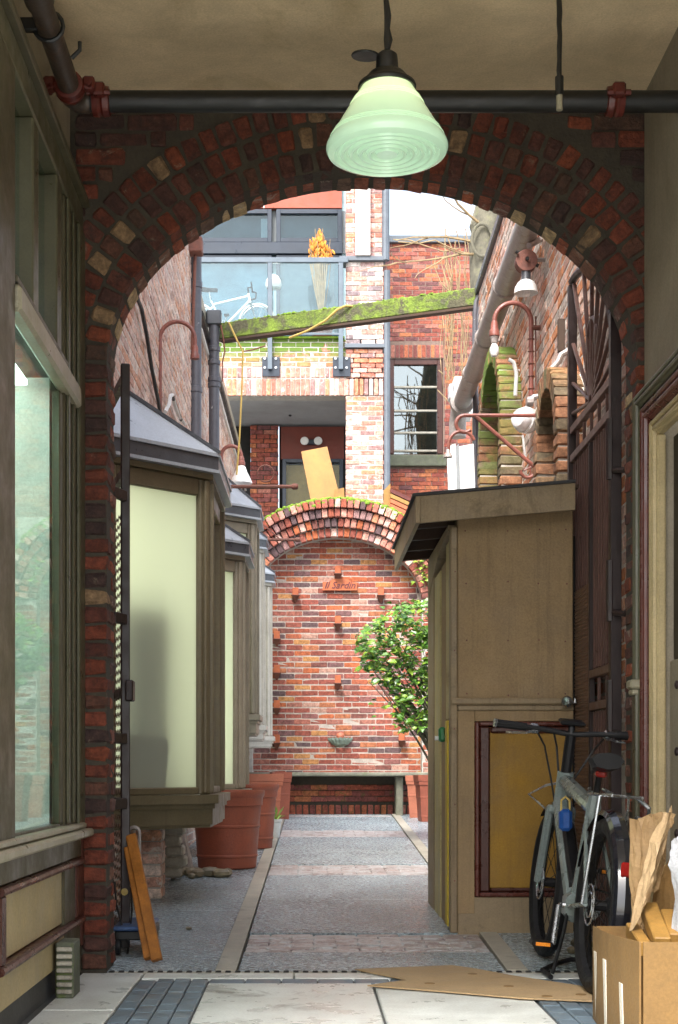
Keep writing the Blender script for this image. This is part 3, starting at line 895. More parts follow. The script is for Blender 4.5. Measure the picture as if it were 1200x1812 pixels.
b = MB(); b.beam((-1.02, 5.17, PZ + .005), (PX + .03, 5.17, PZ + .005), .03, .045, bev=.004)
b.tube(arc((PX, 5.17, PZ), .052, -pi, pi, 14, UX, UZ), .008, 6); b.build('strut', m_pipeb, sp)
b = MB(); b.tube([(PX + .045, 5.40, PZ), (PX + .075, 5.40, PZ + .03), (PX + .075, 5.40, PZ + .06)], .008, 6); b.build('hook', m_pipeb, sp)
for xq in ():
    b = MB(); b.tube([(xq, PY, PZ + .04), (xq, PY, 3.8)], .012, 8); b.tube(arc((xq, PY, PZ), .055, -pi, pi, 14, UY, UZ), .009, 6); b.build('hanger', m_pipeb, sp)

hc = thing('hanging_conduit', 'thin dark knotted conduit hanging from ceiling right of green pendant lamp', 'conduit', (.952, 5.5, 3.345))
b = MB()
pts = [(.952 + rnd.uniform(-.002, .002), 5.5, z) for z in np.linspace(3.45, 3.8, 9)]
b.tube(pts, [rnd.uniform(.007, .011) for _ in pts], 8); b.tube([(.952, 5.5, 3.40), (.952, 5.5, 3.47)], .016, 8); b.build('rod', m_pipeb, hc)
b = MB(); b.tube([(.952, 5.5, 3.345), (.952, 5.5, 3.402)], .012, 8); b.build('tip', m_sill, hc)

LPX, LPY = (685 - 540) * 4.9 / F, 4.9
pl = thing('pendant_lamp', 'pale green ribbed glass pendant lamp hanging before the brick arch', 'lamp', (LPX, LPY, 2.92))
def lathe_at(prof, name, mat, n=40, par=pl): 
    b = MB(); b.lathe((LPX, LPY, 0), prof, n); return b.build(name, mat, par)
rl = lambda z: 0.084 + (3.152 - z) * (0.2005 - 0.084) / (3.152 - 2.962)
pr = [(.07, 3.153), (.084, 3.152)]
for zc, kind in ((3.132, 0), (3.108, 1), (3.100, 1), (3.091, 1), (3.05, 0), (3.01, 0), (2.997, 1), (2.989, 1), (2.981, 1)):
    if kind:
        pr += [(rl(zc + .003), zc + .003), (rl(zc + .002) + .0035, zc + .001), (rl(zc - .001) + .003, zc - .002), (rl(zc - .003), zc - .003)]
    else: pr += [(rl(zc), zc)]
pr += [(.2005, 2.962), (.2035, 2.952), (.203, 2.942), (.197, 2.932), (.183, 2.926)]
for r0 in (.158, .128, .098, .068, .038):
    pr += [(r0 + .018, 2.924), (r0 + .012, 2.931), (r0 + .002, 2.934), (r0 - .004, 2.925)]
pr += [(.012, 2.927), (.0, 2.926)]
lathe_at(pr[::-1], 'lamp_shade', m_lampg, 56)
lathe_at([(.094, 3.146), (.098, 3.152), (.095, 3.160), (.078, 3.172), (.070, 3.182), (.058, 3.196), (.038, 3.206), (.036, 3.245), (.034, 3.258), (.022, 3.268), (0, 3.27)], 'lamp_cap', m_pipeb, 32)
b = MB(); b.tube([(LPX, LPY, 3.27), (LPX + .004, LPY, 3.31), (LPX, LPY, 3.35)], [.008, .015, .009], 8)
pts = [(LPX + .003 * math.sin(i * 2.1), LPY, 3.34 + i * .05) for i in range(10)]
b.tube(pts, [.009 + .003 * (i % 2) for i in range(10)], 8); b.build('stem', m_pipeb, pl)
b = MB(); b.lathe((LPX - .072, LPY, 3.256), [(.0, -.004), (.046, -.003), (.048, 0), (.046, .004), (0, .005)], 20, V((.05, -.1, 1)).normalized()); b.beam((LPX - .04, LPY, 3.256), (LPX, LPY, 3.262), .014, .008); b.build('vane', m_pipeb, pl)

# ================================================================== left wall of the lane
LXW = -1.25
lw = thing('lane_wall', 'tall weathered pinkish brick wall along the left of the lane', 'wall', Lp((LXW, 9, 0)))
b = MB(Lp); b.box(LXW - .4, LXW - .005, 6.75, 14.1, -.1, 7.2); b.build('mortar', m_mortar_w, lw)
lay(lw, courses(Lp((LXW, 6.75, 0.0)), LU, UZ, 7.35, 7.1, bh=.061, j=.014, proud=.003), POOL_W, m_lane, 260)
lw2 = thing('lane_wall', 'lower far brick wall on the left with pale coping boards above the bays', 'wall', Lp((LXW, 16, 0)))
b = MB(Lp); b.box(LXW - .4, LXW - .005, 14.1, 22.3, -.1, 5.45); b.build('mortar', m_mortar_w, lw2)
lay(lw2, courses(Lp((LXW, 14.11, 0.0)), LU, UZ, 8.1, 5.4, bh=.061, j=.014, proud=.003), POOL_W, m_lane, 120)
b = MB(Lp); b.box(LXW - .3, LXW + .03, 14.12, 22.3, 5.46, 5.60, .01); b.build('coping', m_sill, lw2)
b = MB(Lp); b.tube([(LXW + .045, 14.2, 5.30), (LXW + .045, 22.2, 5.30)], .035, 8); b.build('eave_pipe', m_cable, lw2)
b = MB(Lp); b.tube([(LXW + .05, 14.2, 5.15), (LXW + .05, 22.2, 5.12)], .018, 6); b.build('cable', m_cablew, lw2)
br_ = thing('wall_bracket', 'dark iron bracket high on the left wall beside the speckled downpipe', 'bracket', P(331, 455, 13.6))
b = MB(Lp); x_, y_, z_ = LXW, 13.5, ZZ(440, 13.5); b.box(x_ - .02, x_ + .12, y_, y_ + .15, z_ - .02, z_ + .12, .01); b.tube([(x_ + .05, y_ + .1, z_), (x_ + .02, y_ + .1, z_ - .9)], .016, 6); b.build('arm', m_rust, br_)

# ------------------------------------------------------------------ bay windows
def bay(label, Yw, Yc, Ye, Yx, Xc, zs, ze, zb, zr, frame, glass, lit, apron, post=.078):
    Xw = LXW
    t = thing('bay_window', label, 'bay window', Lp((Xw, Yc, 0)), 'bay windows along the left of the lane')
    A, B, C, Dd = V((Xw, Yw)), V((Xc, Yc)), V((Xc, Ye)), V((Xw, Yx))
    def off(e):
        d1 = (B - A).normalized(); n1 = V((d1.y, -d1.x)); n2 = V((1, 0)); d3 = (Dd - C).normalized(); n3 = V((d3.y, -d3.x))
        b1 = B + (n1 + n2) * (e / (1 + n1.dot(n2))); c1 = C + (n2 + n3) * (e / (1 + n2.dot(n3)))
        a1 = V((Xw, Yw - e / max(.2, abs(n1.y)))); e1 = V((Xw, Yx + e / max(.2, abs(n3.y))))
        return [a1, b1, c1, e1]
    def ring(mb, e, z0, z1):
        q = off(e)
        mb.prism([(p.x, p.y) for p in q], (0, 0, z0), UX, UY, UZ, z1 - z0)
    # posts and rails
    def wallseg(p, q, w):
        d = (q - p).normalized()
        return d, V((d.y, -d.x))
    for p, q, ends in ((A, B, (0, 1)), (B, C, (1, 1)), (C, Dd, (1, 0))):
        d, n = wallseg(p, q, 0)
        d3, n3 = V((d.x, d.y, 0)), V((n.x, n.y, 0))
        L = (q - p).length
        f = MB(Lp)
        for s in ((0.0, post), (L - post, L)):
            cc = p + d * ((s[0] + s[1]) / 2)
            f.ob((cc.x - n.x * .03, cc.y - n.y * .03, (zs + ze) / 2), d3, n3, UZ, post - .004, .06, ze - zs, .008)
            f.ob((cc.x - n.x * .005, cc.y - n.y * .005, (zs + ze) / 2), d3, n3, UZ, post * .4, .055, ze - zs - .02, .006)
        cc = (p + q) / 2
        f.ob((cc.x - n.x * .032, cc.y - n.y * .032, ze - .05), d3, n3, UZ, L - 2 * post, .05, .10, .006)
        f.ob((cc.x - n.x * .032, cc.y - n.y * .032, zs + .022), d3, n3, UZ, L - 2 * post, .05, .044, .006)
        fo = f.build('frame', frame, t)
        gl = MB(Lp); gl.ob((cc.x - n.x * .042, cc.y - n.y * .042, (zs + ze) / 2 - .03), d3, n3, UZ, L - 2 * post + .02, .006, ze - zs - .12)
        gl.build('pane', glass, t)
    b = MB(Lp); ring(b, .055, zs - .055, zs - .001); b.build('sill', frame, t)
    b = MB(Lp); ring(b, .032, zs - .085, zs - .056); ring(b, .018, zb + .018, zs - .086); ring(b, .004, zb, zb + .017); fixn(b.build('apron', apron, t))
    b = MB(Lp); ring(b, .02, ze + .001, ze + .035); b.build('frieze', frame, t)
    b = MB(Lp); ring(b, .065, ze + .036, ze + .055); b.build('gutter_lip', m_lead, t)
    b = MB(Lp); ring(b, .055, ze + .056, ze + .135); b.build('gutter', m_leadd, t)
    q = off(.065); zE = ze + .136
    r1 = V((Xw, Yc - .02, zr)); r2 = V((Xw, Ye + .02, zr))
    qq = [V((p.x, p.y, zE)) for p in q]; qb = [V((p.x, p.y, zE + .02)) for p in q]
    b = MB(Lp)
    b.add(qq + qb + [r1, r2], [(0, 1, 5, 4), (1, 2, 6, 5), (2, 3, 7, 6), (4, 5, 8), (5, 6, 9, 8), (6, 7, 9), (3, 2, 1, 0), (0, 4, 8, 9, 7, 3)])
    rf = fixn(b.build('roof', m_lead, t))
    for a_, c_ in ((qb[1], r1), (qb[2], r2)):
        b = MB(Lp); b.beam(a_ + UZ * .005, c_ + UZ * .012, .035, .02); b.build('hip_cap', m_leadd, t)
    if lit:
        b = MB(Lp); b.box(Xw + .004, Xw + .014, Yw + .05, Yx - .05, zs, ze - .05); b.build('lit_room', lit, t)
    return t
m_lit1 = emit_mat('room_light', (0.97, 0.98, 0.84), .64)
m_lit2 = emit_mat('room_light_far', (0.95, 1.0, 0.85), .55)
bay('large bay window nearest the arch, with frosted glass and grey lead roof', 8.38, 8.93, 10.0, 10.55, -.70, .73, 2.64, .53, 3.20, m_baytan, m_frost, m_lit1, m_baytan)
bay('second bay window, behind the nearest one, above the big terracotta pot', 11.95, 12.5, 13.2, 13.6, -.70, .72, 2.66, .50, 3.22, m_bay, m_frost, m_lit2, m_bay)
bay('third bay window from the arch, set higher than the two before it', 13.65, 14.2, 14.8, 15.4, -.68, 1.42, 3.26, 1.22, 3.95, m_bay, m_frost2, m_lit2, m_bay)
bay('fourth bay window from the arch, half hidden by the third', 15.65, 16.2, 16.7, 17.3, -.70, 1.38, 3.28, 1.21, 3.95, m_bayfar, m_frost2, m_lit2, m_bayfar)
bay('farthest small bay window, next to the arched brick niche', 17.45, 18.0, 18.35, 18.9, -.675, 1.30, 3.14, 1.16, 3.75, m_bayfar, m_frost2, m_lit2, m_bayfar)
cb = thing('cabinet', 'tall dark cabinet seen as a blurred shadow behind nearest frosted bay window', 'cabinet', Lp((-1.05, 8.75, .7)))
d3 = V((.7071, .7071, 0)); n3 = V((.7071, -.7071, 0))
c0 = V((LXW, 8.38, 0)) + d3 * .30 - n3 * .20
b = MB(Lp); b.ob(c0 + UZ * 1.28, d3, n3, UZ, .40, .18, 1.12, .02); b.build('body', m_roomd, cb)
ch = thing('office_chair', 'office chair back pressed against the nearest frosted bay window', 'chair', Lp((-1.0, 8.7, .6)))
c1 = V((LXW, 8.38, 0)) + d3 * .34 - n3 * .068
b = MB(Lp)
pl2 = [(-.19, .0), (.12, .0), (.155, .28), (.14, .325), (.10, .34), (-.2, .34), (-.22, .32)]
b.prism(pl2, c1 + UZ * .74, d3, UZ, n3, .02); b.build('backrest', m_roomd, ch)
b = MB(Lp); b.tube([c1 - n3 * .05 + UZ * .74, c1 - n3 * .12 + UZ * .60], .03, 8); b.build('stem', m_dark, ch)

# brick pier under the first bay, post and rubble beside it
pi1 = thing('brick_pier', 'small square brick pier under the nearest bay window', 'pier', P(268, 1590, 9.2))
b = MB(); b.box(-1.06, -.912, 9.22, 9.5, .03, .56); b.build('mortar', m_mortar, pi1)
its = []
for r in range(7):
    z = .07 + r * .073
    its.append((V((-.983, 9.21, z + .032)), UX, UZ, -UY, .16 / .215, 1, 1))
    for k in range(2): its.append((V((-.903, 9.285 + .14 * k, z + .032)), UY, UZ, UX, .13 / .215, 1, 1))
lay(pi1, its, POOL_W, m_lane, 60)
sp2 = thing('stone_stub', 'rough whitewashed stub of wall in the shade under the bay windows', 'wall', P(310, 1540, 10.3))
b = MB()
for k in range(6):
    b.ob(V((-.93 + rnd.uniform(-.02, .02), 10.4, .16 + k * .075)), UX, UY, UZ, .14 + rnd.uniform(-.02, .02), .2, .075, .015)
b.build('rubble', m_stone if False else m_kerb, sp2)
dp3 = thing('drainpipe', 'short pale drainpipe foot behind the big terracotta pot', 'drainpipe', P(338, 1545, 10.9))
b = MB(); b.tube([P(318, 1465, 10.9), P(330, 1520, 10.9), P(338, 1556, 10.9)], .04, 10); b.build('pipe', m_galv, dp3)

# downpipes
d1 = thing('drainpipe', 'tall grey drainpipe flecked with white paint on the left wall', 'drainpipe', P(346, 790, 13.8))
b = MB(); b.tube([P(346, 830, 13.8), P(346, 300, 13.8)], .058, 14); b.build('pipe', m_downp, d1)
b = MB()
for py in (505, 690): b.lathe(P(346, py, 13.8), [(.059, -.03), (.066, -.025), (.066, .025), (.059, .03)], 14)
b.build('collar', m_downp, d1)
d2 = thing('drainpipe', 'shorter grey drainpipe with square hopper under the left end of mossy beam', 'drainpipe', P(379, 790, 15.1))
b = MB(); b.tube([P(379, 815, 15.1), P(379, 600, 15.1), P(379, 575, 15.1)], .055, 14); b.build('pipe', m_downp, d2)
b = MB()
for py in (618, 642, 672, 682): b.lathe(P(379, py, 15.1), [(.056, -.03), (.066, -.02), (.066, .02), (.056, .03)], 14)
b.build('collar', m_downp, d2)
b = MB(); c = P(379, 564, 15.1); b.box(c.x - .075, c.x + .075, 15.03, 15.17, c.z - .075, c.z + .075, .012); b.box(c.x - .12, c.x - .07, 15.05, 15.15, c.z - .08, c.z + .06, .012); b.build('hopper', m_leadd, d2)

# gooseneck pipes and rods on the left wall
def goose(label, base, top, out, drop, r, mat, shade, dirx, brackety=None, group='gooseneck lamps'):
    t = thing('gooseneck_lamp', label, 'lamp', base, group)
    R_ = abs(out) / 2
    c = V((base.x + out / 2, base.y, top.z - R_))
    pts = [base, V((base.x, base.y, c.z))] + arc(c, R_, pi if out > 0 else 0, 0 if out > 0 else pi, 12, UX, UZ)[1:] + [V((base.x + out, base.y, c.z - drop))]
    b = MB(); b.tube(pts, r, 10); b.build('pipe', mat, t)
    e = pts[-1]
    b = MB(); b.lathe(e, [(r * 1.2, .05), (r * 1.6, .03), (r * 1.6, 0), (r * 2.1, -.015), (r * 2.2, -.05), (r * 1.2, -.055)], 14); b.build('collar', mat, t)
    return t, e
k1 = 11.1
t, e = goose('red gooseneck lamp pipe with no shade on the left wall above nearest bay', P(283, 725, k1), P(283, 569, k1), 62 * k1 / F, .10, .016, m_gooser, None, 1)
b = MB(); c = P(272, 632, k1); b.beam(P(264, 632, k1), P(285, 632, k1), .03, .03, bev=.004); b.lathe(P(266, 632, k1), [(.03, 0), (.03, .012)], 10, UX); b.build('bracket', m_gooser, t)
k2 = 17.0
t, e = goose('small red gooseneck lamp with white shade over the far left bays', P(392, 845, k2), P(392, 789, k2), 35 * k2 / F, .06, .022, m_gooser, None, 1)
b = MB(); b.lathe(e, [(.03, -.05), (.05, -.07), (.07, -.13), (.115, -.22), (.13, -.26), (.12, -.255), (.06, -.13), (.0, -.07)], 18, caps=False); b.build('shade', m_white, t)
for lab, px0, px1, py, yy, scr in (('long rusty iron rod with scroll reaching over the lane from left bays', 385, 525, 861, 13.3, True), ('shorter rusty iron rod reaching out in front of the arched niche', 455, 530, 955, 16.6, False)):
    t = thing('iron_rod', lab, 'rod', P(px0, py, yy), 'iron rods over the lane')
    b = MB(); b.tube([P(px0 - 40, py, yy), P(px1, py, yy)], .017, 8); b.lathe(P(px1 - 3, py, yy), [(.02, -.03), (.028, -.015), (.028, .015), (.02, .03)], 10, UX); b.build('rod', m_rust, t)
    if scr:
        b = MB(); b.tube(arc(P(470, 838, yy), .075, -2.2, 3.6, 16, UX, UZ), .008, 6); b.build('scroll', m_rust, t)
    else:
        b = MB(); b.tube([P(462, 925, yy), P(500, 958, yy)], .008, 6); b.build('brace', m_rust, t)
# cables on the left wall
t = thing('wall_cable', 'black cable hanging in a curve down the left brick wall', 'cable', Lp((LXW + .02, 9.6, 3)))
b = MB(Lp)
pts = []
for px, py in ((238, 515), (250, 545), (259, 590), (268, 650), (279, 705), (284, 735)):
    Yq = 2600 * (LXW + .03) / (px - 575); pts.append((LXW + .03, Yq, ZZ(py, Yq)))
b.tube(pts, .014, 6); b.build('cable', m_cable, t)
t = thing('cable_loop', 'loops of black and white cable above the nearest bay roof', 'cable', Lp((LXW + .03, 12, 3.5)))
for mt, pp in ((m_cablew, ((292, 728), (299, 715), (301, 700), (305, 698), (309, 715), (316, 735), (327, 750))), (m_cable, ((305, 700), (312, 722), (320, 742)))):
    b = MB(Lp); pts = []
    for px, py in pp:
        Yq = 2600 * (LXW + .04) / (px - 575); pts.append((LXW + .04, Yq, ZZ(py, Yq)))
    b.tube(pts, .016, 6); b.build('loop', mt, t)

# ================================================================== mossy beam across the lane, ropes
bm = thing('timber_beam', 'moss covered timber beam spanning the lane between the two walls', 'beam', P(620, 600, 14.6))
a_ = P(392, 588, 15.15); c_ = P(845, 527, 13.95)
b = MB(); b.beam(a_, c_, .10, .165, bev=.008); o = b.build('timber', m_beam, bm)
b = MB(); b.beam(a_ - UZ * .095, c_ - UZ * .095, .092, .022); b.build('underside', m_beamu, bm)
b = MB()
for i in range(260):
    f = rnd.random(); p = a_.lerp(c_, f) + UZ * .083 + V((0, rnd.uniform(-.05, .05), 0))
    s = rnd.uniform(.008, .022)
    b.lathe(p, [(s, -.004), (s * .8, s * .5), (0.001, s * .8)], 5, caps=False)
stuff(b.build('moss', m_moss, bm))
t = thing('rope', 'pale yellow rope draped over the mossy timber beam', 'rope', P(600, 560, 14.4))
b = MB(); b.tube([P(512, 598, 14.72), P(545, 585, 14.65), P(575, 568, 14.55), P(597, 548, 14.48), P(612, 541, 14.45), P(640, 543, 14.48), P(660, 545, 14.55)], .011, 6); b.build('strand', m_rope, t)
t = thing('hanging_rope', 'thin yellow cord hanging straight down from the left of mossy beam', 'cord', P(427, 790, 14.95))
b = MB(); b.tube([P(405, 570, 14.98), P(420, 603, 14.98), P(430, 622, 14.98), P(428, 690, 14.98), P(424, 775, 14.98), P(419, 840, 14.98)], .010, 6); b.build('strand', m_rope, t)
t = thing('hanging_rope', 'thin red cord looped under the left end of mossy beam', 'cord', P(395, 640, 14.9))
b = MB(); b.tube([P(391, 575, 15.03), P(396, 603, 15.03), P(398, 622, 15.03), P(394, 640, 15.03), P(394, 675, 15.03)], .008, 6); b.tube([P(430, 622, 14.98), P(447, 619, 14.96), P(470, 612, 14.9)], .007, 6); b.build('strand', m_gooser, t)

# ================================================================== right wall of the lane
RXW = 1.45
rwl = thing('lane_wall', 'tall orange and grey brick wall along the right of the lane', 'wall', Lp((RXW, 10, 0)))
b = MB(Lp); b.box(RXW + .005, RXW + .4, 6.75, 14.0, -.1, 5.38); b.build('mortar', m_mortar_w, rwl)
lay(rwl, courses(Lp((RXW, 14.0, 0.9)), -LU, UZ, 7.25, 4.47, bh=.061, j=.014, proud=.003), POOL_W, m_laner, 280)
b = MB(Lp); b.box(RXW - .03, RXW + .4, 6.9, 14.02, 5.385, 5.46, .01); b.build('coping', m_leadd, rwl)
# two hooded brick arches
def hood(label, tn, tf, spring, xf):
    yn, yf = tn * D, tf * D
    r = (yf - yn) / 2; yc = (yn + yf) / 2
    t = thing('brick_hood', label, 'window hood', Lp((xf, yc, 2.2)), 'arched brick window hoods on the right wall')
    th = .12
    b = MB(Lp)
    ring = [(yc + (r - .012) * math.cos(a), spring + (r - .012) * math.sin(a)) for a in np.linspace(0, pi, 25)]
    inn = [(yc + (r - th + .012) * math.cos(a), spring + (r - th + .012) * math.sin(a)) for a in np.linspace(pi, 0, 25)]
    poly = [(yf - .012, 2.0)] + ring + [(yn + .012, 2.0), (yn + th - .012, 2.0)] + inn + [(yf - th + .012, 2.0)]
    b.prism(poly, (xf + .012, 0, 0), UY, UZ, UX, RXW - xf)
    fixn(b.build('mortar', m_mortar_w, t))
    pl_ = pool_block(.062, th, RXW - xf, 6, .008, .004, 31)
    its = []
    n = round(pi * r / .073)
    for i in range(n):
        a = pi * (i + .5) / n
        rad = LU * math.cos(a) + UZ * math.sin(a)
        tan = LU * -math.sin(a) + UZ * math.cos(a)
        c = Lp(((xf + RXW) / 2, yc + (r - th / 2) * math.cos(a), spring + (r - th / 2) * math.sin(a)))
        its.append((c, tan, rad, tan.cross(rad), 1, 1, 1))
    z = 2.02
    while z < spring:
        for yy in (yn + th / 2, yf - th / 2):
            its.append((Lp(((xf + RXW) / 2, yy, z + .031)), UZ, LU, UZ.cross(LU), 1, 1, 1))
        z += .0735
    lay(t, its, pl_, m_hood, 120)
    b = MB(Lp); b.prism([(yf - th, 2.0)] + [(yc + (r - th) * math.cos(a), spring + (r - th) * math.sin(a)) for a in np.linspace(0, pi, 17)] + [(yn + th, 2.0)], (RXW - .012, 0, 0), UY, UZ, UX, .008)
    fixn(b.build('opening', m_dark, t))
hood('mossy projecting brick hood arch farther along the right wall', 1.70, 1.95, 3.39, 1.285)
hood('nearer projecting brick hood arch partly behind the iron gate', 1.285, 1.43, 2.76, 1.285)
# horizontal drain pipe with elbow
gp = thing('wall_pipe', 'fat galvanised pipe running along the upper right wall to an elbow', 'pipe', Lp((1.30, 12, 4.4)))
xp, zp = 1.335, EYE + 3.59
pe = Lp((xp, 14.45, zp))
b = MB(Lp); b.tube([(xp, 8.2, zp), (xp, 14.45, zp)], .085, 16); b.build('pipe', m_galv, gp)
for yy in (10.9, 12.2, 13.3):
    b = MB(Lp); b.lathe((xp, yy, zp), [(.086, -.03), (.096, -.02), (.096, .02), (.086, .03)], 16, UY); b.beam((xp, yy, zp), (RXW, yy, zp), .03, .05); b.build('clamp', m_galv, gp)
b = MB(Lp); b.lathe((xp, 14.3, zp), [(.086, -.05), (.12, -.04), (.12, .04), (.086, .05)], 16, UY); b.tube([(xp, 14.4, zp), (xp - .01, 14.52, zp - .04), (xp - .02, 14.58, zp - .14), (xp - .02, 14.58, zp - .28)], .085, 14); b.build('elbow', m_galv, gp)
wb = thing('wall_box', 'white weathered box at the end of the galvanised pipe', 'box', P(815, 735, 14.7))
b = MB(); p0 = P(803, 738, 14.75); p1 = P(836, 668, 14.75); b.box(p0.x, p1.x, 14.7, 14.95, p0.z, p1.z, .01); p2 = P(795, 705, 14.75); b.box(p2.x, p0.x - .002, 14.75, 14.9, p2.z, p2.z + .15, .01); b.build('body', m_board, wb)
# vertical cables at the far end of the right wall
t = thing('wall_conduit', 'bundle of dark conduits running up the far end of right wall', 'conduit', P(843, 860, 13.9))
b = MB()
for k, dx in enumerate((0, 6)):
    b.tube([P(842 + dx, 880, 13.9), P(841 + dx, 560, 13.9), P(843 + dx, 535, 13.9), P(850 + dx, 518, 13.9)], .026, 8)
b.build('conduit', m_downp, t)
# junction box with white enamel lamp
k = 9.6
jb = thing('wall_lamp', 'white enamel lamp hanging from a round rusty junction box on right wall', 'lamp', P(933, 520, k))
b = MB(); b.lathe(P(933, 458, k) + V((0, .06, 0)), [(.0, -.05), (.062, -.05), (.07, -.04), (.07, .045), (.012, .047), (.012, .03), (0, .03)], 20, -UY); o = b.build('junction_box', m_rust, jb)
b = MB(); b.lathe(P(933, 458, k) + V((0, .0, 0)), [(.012, 0), (.012, .014), (0, .014)], 10, -UY)
for dx, dy in ((-20, -13), (20, 13)): b.tube([P(933 + dx * .8, 458 + dy * .8, k), P(933 + dx, 458 + dy, k)], .012, 6)
b.build('plug', m_dark, o)
b = MB(); b.tube([P(950, 455, k) + V((0, .05, 0)), P(985, 450, k) + V((0, .1, 0)), P(1060, 437, k) + V((.0, .25, 0))], .014, 8); b.tube([P(940, 425, k) + V((0, .1, 0)), P(985, 408, k + .3)], .02, 8); b.build('conduit', m_galv, jb)
b = MB(); b.lathe(P(933, 475, k) + V((0, .05, 0)), [(.03, 0), (.032, -.05), (.036, -.07), (.03, -.075)], 14); b.build('socket', m_leadd, jb)
b = MB(); b.lathe(P(933, 491, k) + V((0, .05, 0)), [(.03, 0), (.055, -.018), (.073, -.05), (.079, -.088), (.076, -.088), (.066, -.05), (.045, -.02), (0, -.01)], 24, caps=False); b.build('shade', m_white, jb)
b = MB(); b.lathe(P(933, 508, k) + V((0, .05, 0)), [(.0, -.05), (.025, -.04), (.03, -.02), (.02, .01), (.015, .03)], 12); b.build('bulb', m_board, jb)
# red gooseneck on the right
k = 9.9
t, e = goose('dark red gooseneck lamp with a bare bulb on the right wall', P(940, 700, k), P(940, 536, k), -65 * k / F, .05, .016, m_gooser, None, -1)
b = MB(); b.lathe(e, [(.034, -.056), (.028, -.07), (.022, -.10)], 12); b.build('socket', m_galv, t)
b = MB(); b.lathe(e, [(.014, -.095), (.03, -.13), (.033, -.155), (.022, -.185), (0, -.19)], 12, caps=False); b.build('bulb', m_white, t)
b = MB(); b.tube([P(941, 580, k), P(962, 580, k)], .018, 8); b.tube([P(948, 560, k), P(948, 690, k)], .006, 6)
for i in range(5): b.tube(arc(P(940, 600 + i * 22, k), .02, 0, 2 * pi, 8, UX, UY), .004, 5)
b.build('bracket', m_rust, t)
# bulkhead light
k = 10.15
t = thing('bulkhead_light', 'round white bulkhead light on the right wall between the two hood arches', 'light', P(922, 742, k))
c = P(924, 742, k); ax = V((-.75, -.66, 0)).normalized()
b = MB(); b.lathe(c + ax * -.08, [(.0, 0), (.085, 0), (.09, .02), (.09, .06), (.08, .065)], 20, ax); b.build('housing', m_white, t)
b = MB(); b.lathe(c + ax * -.08, [(.078, .066), (.075, .10), (.055, .13), (.03, .14), (0, .142)], 20, ax, caps=False); b.build('lens', m_board, t)
b = MB(); b.tube([P(912, 700, k), P(914, 660, k), P(909, 641, k), P(900, 636, k)], .014, 8); b.tube([P(925, 770, k), P(930, 810, k)], .008, 6); b.build('conduit', m_cablew, t)
# iron sign bracket
k = 9.95
t = thing('sign_bracket', 'dark red iron bracket with scrolls and diagonal brace on the right wall', 'bracket', P(950, 735, k))
b = MB(); b.tube([P(952, 735, k), P(822, 735, k)] + arc(P(822, 750, k), 15 * k / F, pi / 2, pi * 1.75, 12, UX, UZ)[1:], .013, 8); b.build('arm', m_gooser, t)
b = MB(); b.tube([P(842, 737, k), P(945, 825, k)], .014, 8); b.build('brace', m_gooser, t)
b = MB(); b.tube(arc(P(934, 832, k), 13 * k / F, pi, 2 * pi + .6, 12, UX, UZ), .012, 8); b.tube([P(927, 833, k), P(945, 823, k)], .006, 6); b.tube([P(936, 815, k), P(940, 845, k)], .006, 6); b.build('scroll', m_gooser, t)
b = MB(); b.tube([P(793, 800, k), P(794, 790, k)] + arc(P(817, 786, k), 23 * k / F, pi, 0.3, 10, UX, UZ)[1:], .012, 8); b.build('hoop', m_gooser, t)
b = MB(); b.lathe(P(793, 795, k), [(.012, 0), (.016, -.02), (.03, -.045), (.032, -.055), (0, -.05)], 12); b.build('hook_lamp', m_galv, t)
# boards fixed on the wall near the gate
t = thing('wall_board', 'two dark timber offcuts and a bent conduit fixed high by the iron gate', 'board', P(1000, 600, 8.6))
for px0, px1, py0, py1, kk in ((988, 1000, 563, 622, 8.7), (1014, 1021, 512, 570, 8.4)):
    b = MB(); p0, p1 = P(px0, py1, kk), P(px1, py0, kk); b.box(p0.x, p1.x, kk, kk + .04, p0.z, p1.z, .004); b.build('board', m_beamu, t)
b = MB(); b.tube([P(1014, 610, 8.6), P(1004, 622, 8.6), P(993, 628, 8.6), P(988, 640, 8.6), P(975, 655, 8.6)], .018, 8); b.build('conduit', m_galv, t)
t = thing('wall_conduit', 'small grey conduit elbow beside the nearer brick hood arch', 'conduit', P(945, 705, 9.3))
b = MB(); b.tube([P(936, 712, 9.3), P(945, 703, 9.3), P(962, 700, 9.3), P(968, 690, 9.3)], .02, 8); b.lathe(P(938, 711, 9.3), [(.03, -.02), (.035, 0), (.03, .02)], 10, UX); b.build('pipe', m_galv, t)
# white boards behind the shed
t = thing('white_board', 'tall leaning white board with a grey stripe behind the tan shed', 'board', P(815, 1400, 13.0))
for (xa, xb), mt, nm in (((791, 806), m_board, 'panel'), ((806.6, 812), m_greys, 'stripe'), ((812.6, 838), m_board, 'panel')):
    b = MB(); pa, pb = P(xa, 790, 12.9), P(xb, 785, 12.9)
    b.add([V((pa.x + .1, 12.7, .15)), V((pb.x + .1, 12.7, .15)), pb, pa, V((pa.x + .1, 12.74, .15)), V((pb.x + .1, 12.74, .15)), pb + UY * .04, pa + UY * .04], [(0, 1, 2, 3), (7, 6, 5, 4), (0, 4, 5, 1), (1, 5, 6, 2), (2, 6, 7, 3), (3, 7, 4, 0)])
    fixn(b.build(nm, mt, t))

